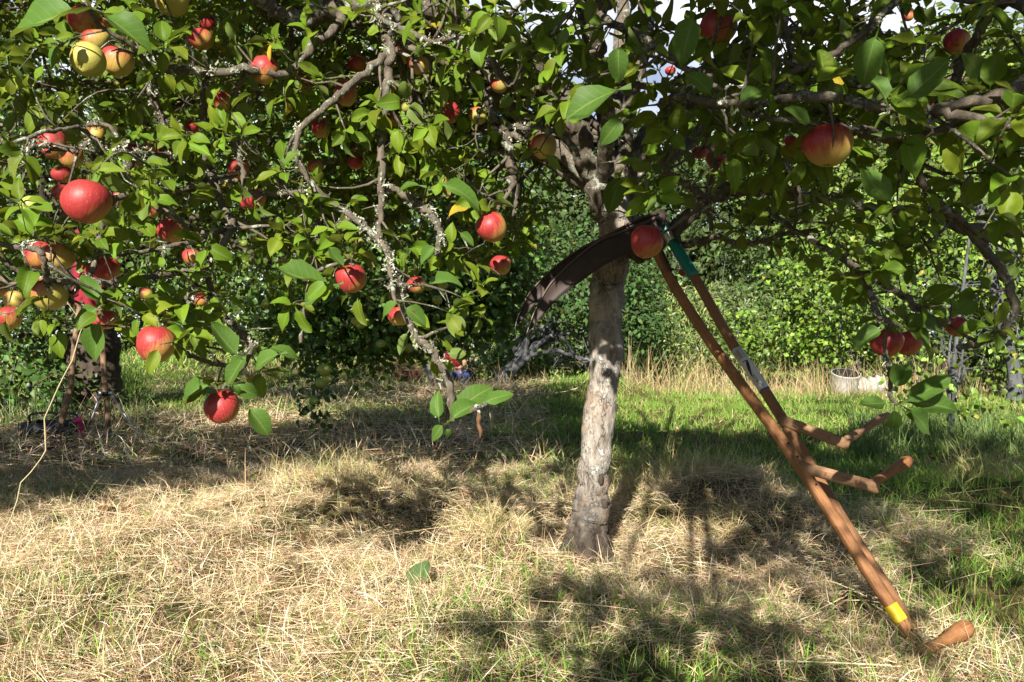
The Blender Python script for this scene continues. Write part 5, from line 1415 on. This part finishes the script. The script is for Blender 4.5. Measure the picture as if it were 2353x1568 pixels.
shrub('dense green bush closing the gap right of the old dark trunk', 330, 23, 4.6, 3.0, 330, 16, .12, .17, (.10, .17, .035), 145, dep=1.0)
shrub('tall green bush beyond the lawn at the far left', 60, 21, 5.0, 2.6, 300, 16, .12, .17, (.06, .11, .03), 150, dep=1.0)
shrub('pale green bush at the end of the mown strip, left of the red trailer', 760, 18.5, 2.4, 1.6, 220, 16, .10, .14, (.18, .23, .05), 160, dep=.8)
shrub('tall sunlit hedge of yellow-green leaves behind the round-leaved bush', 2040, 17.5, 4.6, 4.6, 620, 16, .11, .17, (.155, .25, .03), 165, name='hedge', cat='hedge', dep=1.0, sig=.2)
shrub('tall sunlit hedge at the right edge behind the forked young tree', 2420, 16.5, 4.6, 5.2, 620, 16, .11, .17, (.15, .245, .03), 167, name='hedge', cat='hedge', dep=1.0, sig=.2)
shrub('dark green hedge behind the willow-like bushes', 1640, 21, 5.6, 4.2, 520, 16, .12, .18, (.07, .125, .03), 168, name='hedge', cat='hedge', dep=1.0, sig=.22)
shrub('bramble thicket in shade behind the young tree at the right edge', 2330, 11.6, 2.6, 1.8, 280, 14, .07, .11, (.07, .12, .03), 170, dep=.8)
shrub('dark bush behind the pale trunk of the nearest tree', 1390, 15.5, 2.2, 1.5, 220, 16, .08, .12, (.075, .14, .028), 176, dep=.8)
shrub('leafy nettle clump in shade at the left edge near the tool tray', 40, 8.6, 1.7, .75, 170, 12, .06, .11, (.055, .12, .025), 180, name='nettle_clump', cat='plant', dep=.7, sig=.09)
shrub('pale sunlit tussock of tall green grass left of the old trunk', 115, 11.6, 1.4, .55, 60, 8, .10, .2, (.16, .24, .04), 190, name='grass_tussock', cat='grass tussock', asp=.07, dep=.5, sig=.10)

# distant wood: every tree its own
FARW = [  # u, Y, top v, half width m, colour, label
    (1330, 34, 330, 3.4, (.055, .085, .028), 'dark conifer-like tree directly behind the nearest trunk'),
    (1470, 38, 300, 3.8, (.05, .08, .027), 'tall dark tree behind the scythe blades'),
    (1620, 36, 330, 3.6, (.06, .095, .03), 'dark green tree rising behind the lit lichened limb'),
    (1790, 33, 340, 3.6, (.065, .10, .03), 'mid green tree behind the round-leaved bush'),
    (1960, 30, 150, 3.6, (.10, .15, .035), 'tall light green tree right of the scythes'),
    (2190, 27, 60, 3.8, (.11, .16, .035), 'tall yellow-green tree near the right edge'),
    (2420, 26, 0, 3.8, (.10, .15, .035), 'tall bright tree cut by the right edge'),
    (1210, 42, 420, 4.0, (.075, .085, .03), 'brownish distant tree between the crowns'),
    (1010, 40, 230, 4.6, (.06, .10, .03), 'distant green tree behind the person in red'),
    (760, 38, 40, 4.9, (.065, .11, .03), 'distant green tree behind the low pale bush'),
    (480, 36, -40, 5.0, (.06, .10, .03), 'distant tall tree beyond the lit lawn'),
    (180, 35, -60, 4.8, (.05, .09, .028), 'distant dark tree behind the old trunk'),
    (-120, 33, 60, 4.4, (.05, .09, .028), 'distant dark tree at the far left'),
]
for k, (u, Y, vt, hw, c, lab) in enumerate(FARW):
    b = base_at(u, Y); top = P(u, vt, Y)[2]; hgt = top - b[2]
    tree('distant_tree', lab, 'tree', b, (b[0], Y, b[2] + hgt * .55), (hw, 2.6, hgt * .48), 700, 17, (.40, .40, .34), .22, .38, c, .28, 300 + 10 * k, M_DARKBARK, 'trees of the distant wood', shell=.55, colvar=.5)

# long dry grass in front of the hedge, sedge tufts, the lit tussock
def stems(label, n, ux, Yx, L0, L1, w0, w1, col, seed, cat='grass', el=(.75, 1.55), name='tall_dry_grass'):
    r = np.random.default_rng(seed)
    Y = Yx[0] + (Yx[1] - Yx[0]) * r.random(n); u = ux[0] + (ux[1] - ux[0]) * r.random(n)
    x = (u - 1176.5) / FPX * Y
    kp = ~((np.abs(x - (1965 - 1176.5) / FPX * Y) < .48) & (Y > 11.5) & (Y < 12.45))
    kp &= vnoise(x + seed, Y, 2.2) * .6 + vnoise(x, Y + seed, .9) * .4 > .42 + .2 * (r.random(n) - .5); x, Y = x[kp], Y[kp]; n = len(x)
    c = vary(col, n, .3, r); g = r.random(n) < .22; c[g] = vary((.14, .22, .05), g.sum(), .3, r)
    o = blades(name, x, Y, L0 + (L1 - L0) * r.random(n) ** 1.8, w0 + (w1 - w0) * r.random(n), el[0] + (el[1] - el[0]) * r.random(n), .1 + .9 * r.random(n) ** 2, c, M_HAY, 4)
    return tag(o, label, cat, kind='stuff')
stems('long straw-coloured grass standing along the hedge on the right', 6500, (1430, 2500), (10.8, 13.0), .10, .75, .004, .009, (.46, .34, .18), 41)
stems('green tufted grass under the young tree on the right', 9000, (1960, 2600), (5.6, 7.6), .10, .30, .004, .009, (.11, .17, .05), 42, name='tufted_grass')
stems('dry grass tangled round the red trailer and post', 2600, (560, 1400), (12.6, 15.5), .15, .55, .006, .012, (.44, .33, .18), 43)
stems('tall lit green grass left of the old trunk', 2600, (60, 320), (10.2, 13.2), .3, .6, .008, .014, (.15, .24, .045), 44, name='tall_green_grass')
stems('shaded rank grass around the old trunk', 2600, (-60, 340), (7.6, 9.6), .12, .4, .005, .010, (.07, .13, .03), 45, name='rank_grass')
r = np.random.default_rng(77)
for (mx, my, mr, n, L, lab) in [(-.07, 2.98, .07, 260, .17, 'raked-up tuft of pale grass left of the trunk foot'), (-.80, 4.0, .22, 500, .22, 'upright tuft of pale hay on the left mound'), (.78, 4.2, .25, 600, .24, 'upright tuft of pale hay on the mound right of the trunk'), (2.45, 4.15, .14, 300, .24, 'pale grass tuft on the mound far right'), (.95, 3.5, .2, 300, .16, 'mixed grass tuft behind the scythe foot')]:
    x = mx + r.normal(0, mr, n); y = my + r.normal(0, mr * .6, n)
    c = vary((.52, .42, .21), n, .3, r); g = r.random(n) < .3; c[g] = vary((.25, .30, .08), g.sum(), .3, r)
    tag(blades('grass_tuft', x, y, L * (.5 + .8 * r.random(n)), .0018 + .0018 * r.random(n), .7 + .8 * r.random(n), .2 + 1.2 * r.random(n), c, M_HAY, 4), lab, 'grass tuft', 'tufts of raked grass', 'stuff')
# longer single straws lying on top
N = 200; x, y = frustum_pts(N, 1.9, 4.2, .66); r = np.random.default_rng(78)
tag(blades('loose_straw', x, y, .18 + .35 * r.random(N), .0016 + .0014 * r.random(N), .02 + .35 * r.random(N) ** 2, .02 + .15 * r.random(N), vary((.66, .54, .32), N, .2, r), M_HAY, 5, lift=.03 + .03 * r.random(N)), 'long pale loose straws scattered on top of the hay', 'straw', kind='stuff')

# ------------------------------------------------------------------ small things on the ground and far off
def tub(label, c, rx, ry, h, name='tub', ribs=0, tilt=0.0):
    T = thing(name, label, name.replace('_', ' '), c)
    mb = MB(); n = 28
    Mx = np.array(Matrix.Rotation(tilt, 3, 'X')) @ np.diag([1, ry / rx, 1])
    mb.lathe([(.01, 0), (rx * .86, .002), (rx * .92, h * .3), (rx * .97, h * .7), (rx, h * .94), (rx * 1.05, h), (rx * 1.05, h * 1.04), (rx * .97, h * 1.04)], c, n, Mx); body = mb.build('body', M_WHITE, T)
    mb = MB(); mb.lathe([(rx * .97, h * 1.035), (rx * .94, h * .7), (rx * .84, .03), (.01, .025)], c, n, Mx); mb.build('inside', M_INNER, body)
    return T
cT = np.array(base_at(1938, 11.9)) + [0, 0, .0]
tub('white plastic tub with dark hollow, tipped towards the viewer in the dry grass', cT, .20, .2, .33, tilt=R(17))
cR = np.array(base_at(2003, 12.0)) + [0, 0, .13]
Bn = thing('barrel', 'white ribbed barrel lying next to the white tub in the dry grass', 'barrel', cR)
mb = MB(); Mr = np.array(Matrix.Rotation(R(80), 3, 'Y') @ Matrix.Rotation(R(20), 3, 'X')); tq = np.linspace(-.2, .2, 33)
mb.lathe([(.005, -.2)] + [(.135 + .018 * math.cos(t * 2 * math.pi / .10) - .05 * (abs(t) > .19), t) for t in tq] + [(.005, .2)], cR, 26, Mr); mb.build('body', M_WHITE, Bn)
mb = MB(); mb.lathe([(.03, -.20), (.03, -.225), (.005, -.226)], cR, 12, Mr); mb.build('cap', M_INNER, Bn)

# red hay trailer, leaning post and the dead branch
cT = np.array(base_at(910, 14.6))
Tr = thing('garden_trailer', 'dark red garden trailer heaped with hay behind the dry grass', 'trailer', cT)
mb = MB()
for s, ce in (((.86, .03, .24), (0, -.3, .30)), ((.86, .03, .24), (0, .3, .30)), ((.03, .57, .24), (-.415, 0, .30)), ((.03, .57, .24), (.415, 0, .30)), ((.80, .57, .03), (0, 0, .20))): mb.box(cT + np.array(ce), s)
mb.build('box', M_RED, Tr, smooth=False)
mb = MB()
for xx in (-.28, 0, .28): mb.box(cT + [xx, -.325, .30], (.03, .02, .26))
mb.build('slats', M_RED, Tr, smooth=False)
for s in (-1, 1):
    mb = MB(); cw = cT + [0, s * .36, .15]; tt = np.linspace(0, 2 * math.pi, 25); mb.tube(np.stack([cw[0] + .13 * np.cos(tt), np.full(25, cw[1]), cw[2] + .13 * np.sin(tt)], 1), np.full(25, .028), 8); wh = mb.build('wheel', M_BLACK, Tr)
    mb = MB(); mb.lathe([(.11, -.01), (.11, .01), (.02, .02), (.02, -.02)], cw, 16, np.array(Matrix.Rotation(R(90), 3, 'X'))); mb.build('rim', M_STEEL, wh)
Hh = 2600; r = np.random.default_rng(5); a_ = r.random(Hh) * 6.28; rr = r.random(Hh) ** .5
hp = cT + np.stack([np.cos(a_) * rr * .42, np.sin(a_) * rr * .3, .34 + .22 * (1 - rr ** 2) * r.random(Hh) ** .4], 1)
hd = r.normal(0, 1, (Hh, 3)) * [1, 1, .45]; hd = nrmz(hd); sd = nrmz(np.cross(hd, r.normal(0, 1, (Hh, 3)))) * .004
LL = (.1 + .2 * r.random((Hh, 1))); V = np.stack([hp - sd, hp + sd, hp + hd * LL + sd * .5, hp + hd * LL - sd * .5], 1).reshape(-1, 3); i = np.arange(Hh) * 4
hy = build('hay_heap', V, np.stack([i, i + 1, i + 2, i + 3], 1), M_HAY, None, col=np.repeat(vary((.34, .26, .14), Hh, .3, r), 4, 0)); tag(hy, 'heap of brown hay piled in the red trailer', 'hay', kind='stuff')
Po = thing('fence_post', 'weathered grey post leaning beside the red trailer', 'post', base_at(1000, 14.2))
mb = MB(); mb.tube(np.array([P(1004, 908, 14.2), P(992, 870, 14.2), P(980, 838, 14.2)]), [.075, .07, .066], 10, lump=.06, sq=4); mb.build('post', M_POST, Po)
mb = MB()
for zz in (850, 880): mb.tube(np.array([P(982 + (zz - 838) * .34 + 1, zz, 14.12), P(986 + (zz - 838) * .34, zz + 1, 14.10)]), [.006, .006], 6)
mb.build('staples', M_DARKIRON, Po)
Db = thing('dead_branch', 'bare pale dead branch lying bent on the hay behind the nearest trunk', 'branch', base_at(1440, 11.0))
mb = MB(); zz = 10.9
for pts in ([(1225, 918), (1255, 908), (1300, 900), (1318, 896), (1340, 920), (1372, 948), (1385, 962)], [(1255, 908), (1300, 925), (1350, 942), (1390, 950)], [(1318, 896), (1330, 890), (1345, 875)], [(1320, 930), (1330, 918), (1322, 905)]):
    mb.tube(smooth_poly(np.array([P(u, v, zz) for u, v in pts]), 4), np.linspace(.013, .004, 4 * (len(pts) - 1) + 1), 6)
mb.build('wood', M_STRAW, Db)

# bent dry stalk close by on the left
St = thing('dry_stalk', 'tall pale kinked dry grass stalk with a brown blade, in front of the old trunk', 'stalk', P(2, 1270, 2.6))
mb = MB(); mb.tube(np.array([P(u, v, 2.6) for u, v in [(124, 640), (132, 665), (160, 702), (186, 738), (188, 755), (182, 772), (166, 829), (148, 861), (134, 889), (101, 962), (103, 1000), (104, 1036), (92, 1056), (70, 1085), (46, 1110), (38, 1150), (24, 1190), (6, 1225), (-6, 1290), (-14, 1420)]]), np.array([1.2, 1.4, 1.6, 1.9, 2.0, 3.4, 3.6, 3.4, 3.4, 3.4, 4, 4, 3, 3, 3.2, 3.6, 3.6, 3.6, 3.6, 3.6]) * .0006, 7); mb.build('culm', M_STRAW, St)
mb = MB(); mb.tube(np.array([P(u, v, 2.6) for u, v in [(147, 863), (134, 860), (118, 863), (87, 880), (80, 905), (80, 925), (81, 942)]]), np.array([2.5, 3.5, 3.2, 2.6, 2.4, 2.2, .8]) * .001, 6, flat=.4); mb.build('blade', M_DRYLEAF, St)
mb = MB(); mb.tube(np.array([P(u, v, 2.6) for u, v in [(103, 970), (106, 1000), (114, 1020), (108, 1030)]]), np.array([1.5, 2, 2.2, 1]) * .001, 6, flat=.4); mb.build('blade', M_DRYLEAF, St)
# curled dead leaf hanging under the low centre twig
Cl = tag(None or (lambda: (lambda mb: (mb.tube(smooth_poly(np.array([P(u, v, 2.25) for u, v in [(1098, 935), (1101, 955), (1099, 975), (1104, 992), (1103, 1008)]]), 5), np.array([1, 1.5, 2, 3, 5, 6, 6.5, 6.5, 6, 5, 5, 5.5, 6, 6.5, 6.5, 6, 5, 4, 3, 2, 1]) * .001, 8, lump=.2), mb.build('dead_leaf', M_DRYLEAF))[1])(MB()))(), 'rolled brown dead leaf hanging from the low centre twig', 'leaf')

def flat_leaf(name, label, u, v, Y, L, mt_c, rot, tilt=.5, group=None, n=1):
    r = np.random.default_rng(int(u)); c = P(u, v, Y)
    c[2] = max(c[2], gz(c[0], c[1]) + .015)
    p = np.repeat(c[None], n, 0) + r.normal(0, L * .12 * (n > 1), (n, 3)) * [1, 1, .5]
    d = np.stack([np.array([math.cos(rot + k * 1.3), math.sin(rot + k * 1.3) * .6, tilt * (1 if k % 2 == 0 else .4)]) for k in range(n)])
    nn = np.tile(np.array([0.1, -.7, .7]), (n, 1)) + r.normal(0, .3, (n, 3))
    o = leaf_mesh(name, [([p, d, nn, np.full(n, L), np.full(n, L * .55), np.tile(np.array(mt_c), (n, 1))], 'hi')], M_LEAF)
    return tag(o, label, 'leaf', group)
flat_leaf('fallen_leaf', 'broad dull green leaf caught upright in the hay left of the trunk', 942, 1395, 2.52, .135, (.10, .17, .07), 1.2, 1.0)
flat_leaf('fallen_leaf', 'crumpled rust-brown leaf lying in the sunny hay on the left', 272, 1186, 3.7, .085, (.13, .035, .015), .3, .5, n=4)
flat_leaf('fallen_leaf', 'small green leaf on the hay at the bottom left of centre', 470, 1490, 2.24, .055, (.08, .18, .04), .1, .3)
flat_leaf('fallen_leaf', 'pair of green leaves in the hay left of the rust-brown one', 240, 1165, 3.95, .075, (.12, .22, .04), .2, .35, n=2)
flat_leaf('fallen_leaf', 'yellowed leaf beside the crumpled rust-brown one', 318, 1208, 3.65, .07, (.30, .30, .04), .1, .3, n=2)
flat_leaf('fallen_leaf', 'curled yellow-brown leaf on the grass along the bottom edge', 830, 1530, 2.12, .06, (.30, .22, .06), 2.6, .3, n=2)
flat_leaf('fallen_leaf', 'orange fallen leaf on the turf just right of the front snath', 2070, 1280, 3.15, .05, (.42, .13, .03), .1, .25)
flat_leaf('fallen_leaf', 'yellow fallen leaf on the turf right of the front snath', 2080, 1272, 3.2, .045, (.45, .30, .03), 2.0, .3)
flat_leaf('fallen_leaf', 'pair of orange-red leaves near the rotting fruit at right', 2195, 1298, 3.05, .055, (.40, .09, .03), .3, .25, n=2)
flat_leaf('fallen_leaf', 'small green leaf standing in the turf above the rotting fruit', 2125, 1240, 3.4, .045, (.09, .2, .04), .9, .6)
def windfall(name, label, u, v, s, mt_, cat='apple', group=None):
    Y = .88 * FPX / (v - 770); x = (u - 1176.5) / FPX * Y
    o = bpy.data.objects.new(name, GM.copy()); COL.objects.link(o); o.data.materials.clear(); o.data.materials.append(mt_)
    o.location = (x, Y, gz(x, Y) + s * .36 + .012); o.scale = (s, s, s * .85); o.rotation_euler = (.5, .3, u)
    return tag(o, label, cat, group)
windfall('windfall_apple', 'rotting orange windfall on the turf right of the front snath', 2140, 1286, .04, M_ORANGE)
windfall('windfall_apple', 'dark orange windfall right of the first rotting one', 2205, 1302, .036, M_ORANGE)
windfall('windfall_apple', 'small rotting windfall nearest to the snath', 2040, 1270, .03, M_ORANGE)
windfall('windfall_apple', 'pale green windfall in the shaded grass, left of its partner', 588, 1140, .075, M_GREENFRUIT)
windfall('windfall_apple', 'pale green windfall in the shaded grass, lower of a pair', 604, 1153, .06, M_GREENFRUIT)
windfall('windfall_apple', 'small green windfall in the shade left of the trunk', 800, 1122, .05, M_GREENFRUIT)

# ------------------------------------------------------------------ the person crouching far back
pY = 17.0
pg = np.array(base_at(1045, pY))
per = thing('person', 'person in red shirt and blue jeans crouching to pick fruit beside the pale trunk', 'person', pg)
S0 = P(1044, 840, pY)
def skin(name, verts, edges, radii, mt_, parent, root=0):
    me = bpy.data.meshes.new(name); me.from_pydata([tuple(map(float, v)) for v in verts], edges, []); o = bpy.data.objects.new(name, me); COL.objects.link(o)
    md = o.modifiers.new('skin', 'SKIN')
    for k, r_ in enumerate(radii): me.skin_vertices[0].data[k].radius = (r_, r_) if np.isscalar(r_) else r_
    me.skin_vertices[0].data[root].use_root = True
    o.modifiers.new('smooth', 'SUBSURF').levels = 2; o.modifiers['smooth'].render_levels = 2
    me.materials.append(mt_); 
    for p_ in me.polygons: p_.use_smooth = True
    o.parent = parent; o.matrix_parent_inverse = Matrix.Translation(-Vector(parent.location))
    return o
g0 = pg + [0, 0, 0]
J = {'pel': g0 + [.10, .10, .46], 'waist': g0 + [.07, -.02, .62], 'chest': g0 + [0, -.20, .82], 'neck': g0 + [-.01, -.30, .94], 'head0': g0 + [-.01, -.36, .99], 'head1': g0 + [-.01, -.42, 1.06],
     'shl': g0 + [-.18, -.24, .88], 'ell': g0 + [-.20, -.40, .66], 'wrl': g0 + [-.04, -.52, .60], 'hal': g0 + [.02, -.56, .58],
     'shr': g0 + [.17, -.20, .88], 'elr': g0 + [.24, -.36, .68], 'wrr': g0 + [.10, -.52, .60], 'har': g0 + [.04, -.57, .62],
     'hil': g0 + [0, .06, .42], 'knl': g0 + [-.08, -.36, .46], 'anl': g0 + [-.06, -.14, .08], 'tol': g0 + [-.08, -.30, .03],
     'hir': g0 + [.20, .08, .42], 'knr': g0 + [.26, -.34, .46], 'anr': g0 + [.22, -.10, .08], 'tor': g0 + [.24, -.27, .03]}
keys = list(J); ix = {k: i for i, k in enumerate(keys)}
E = [('pel', 'waist'), ('waist', 'chest'), ('chest', 'neck'), ('neck', 'head0'), ('head0', 'head1'), ('chest', 'shl'), ('shl', 'ell'), ('ell', 'wrl'), ('wrl', 'hal'), ('chest', 'shr'), ('shr', 'elr'), ('elr', 'wrr'), ('wrr', 'har'),
     ('pel', 'hil'), ('hil', 'knl'), ('knl', 'anl'), ('anl', 'tol'), ('pel', 'hir'), ('hir', 'knr'), ('knr', 'anr'), ('anr', 'tor')]
J['coll'] = J['chest'] * .35 + J['neck'] * .65
rd = {'coll': .06, 'pel': .12, 'waist': .10, 'chest': .115, 'neck': .055, 'head0': .085, 'head1': .09, 'shl': .07, 'ell': .045, 'wrl': .03, 'hal': .035, 'shr': .07, 'elr': .045, 'wrr': .03, 'har': .035, 'hil': .09, 'knl': .065, 'anl': .045, 'tol': .04, 'hir': .09, 'knr': .065, 'anr': .045, 'tor': .04}
body = skin('body', [J[k] for k in keys], [(ix[a], ix[b]) for a, b in E], [rd[k] for k in keys], M_SKIN, per)
def sub(names, ed, extra, nm, mt_):
    kk = names; ii_ = {k: i for i, k in enumerate(kk)}
    return skin(nm, [J[k] for k in kk], [(ii_[a], ii_[b]) for a, b in ed], [rd[k] + extra for k in kk], mt_, per)
J['mul'] = J['shl'] * .25 + J['ell'] * .75; J['mur'] = J['shr'] * .25 + J['elr'] * .75; rd['mul'] = rd['mur'] = .055
sub(['waist', 'chest', 'shl', 'mul', 'shr', 'mur', 'coll'], [('waist', 'chest'), ('chest', 'coll'), ('chest', 'shl'), ('shl', 'mul'), ('chest', 'shr'), ('shr', 'mur')], .045, 'shirt', M_SHIRT)
sub(['pel', 'hil', 'knl', 'anl', 'hir', 'knr', 'anr'], [('pel', 'hil'), ('hil', 'knl'), ('knl', 'anl'), ('pel', 'hir'), ('hir', 'knr'), ('knr', 'anr')], .02, 'jeans', M_JEANS)
mb = MB(); tq = np.linspace(0, math.pi * .62, 9); mb.lathe(np.stack([np.sin(tq) * .107, np.cos(tq) * .115], 1), J['head1'] + [0, .025, .012], 16, np.array(Matrix.Rotation(R(-18), 3, 'X'))); mb.build('hair', M_HAIR, per)
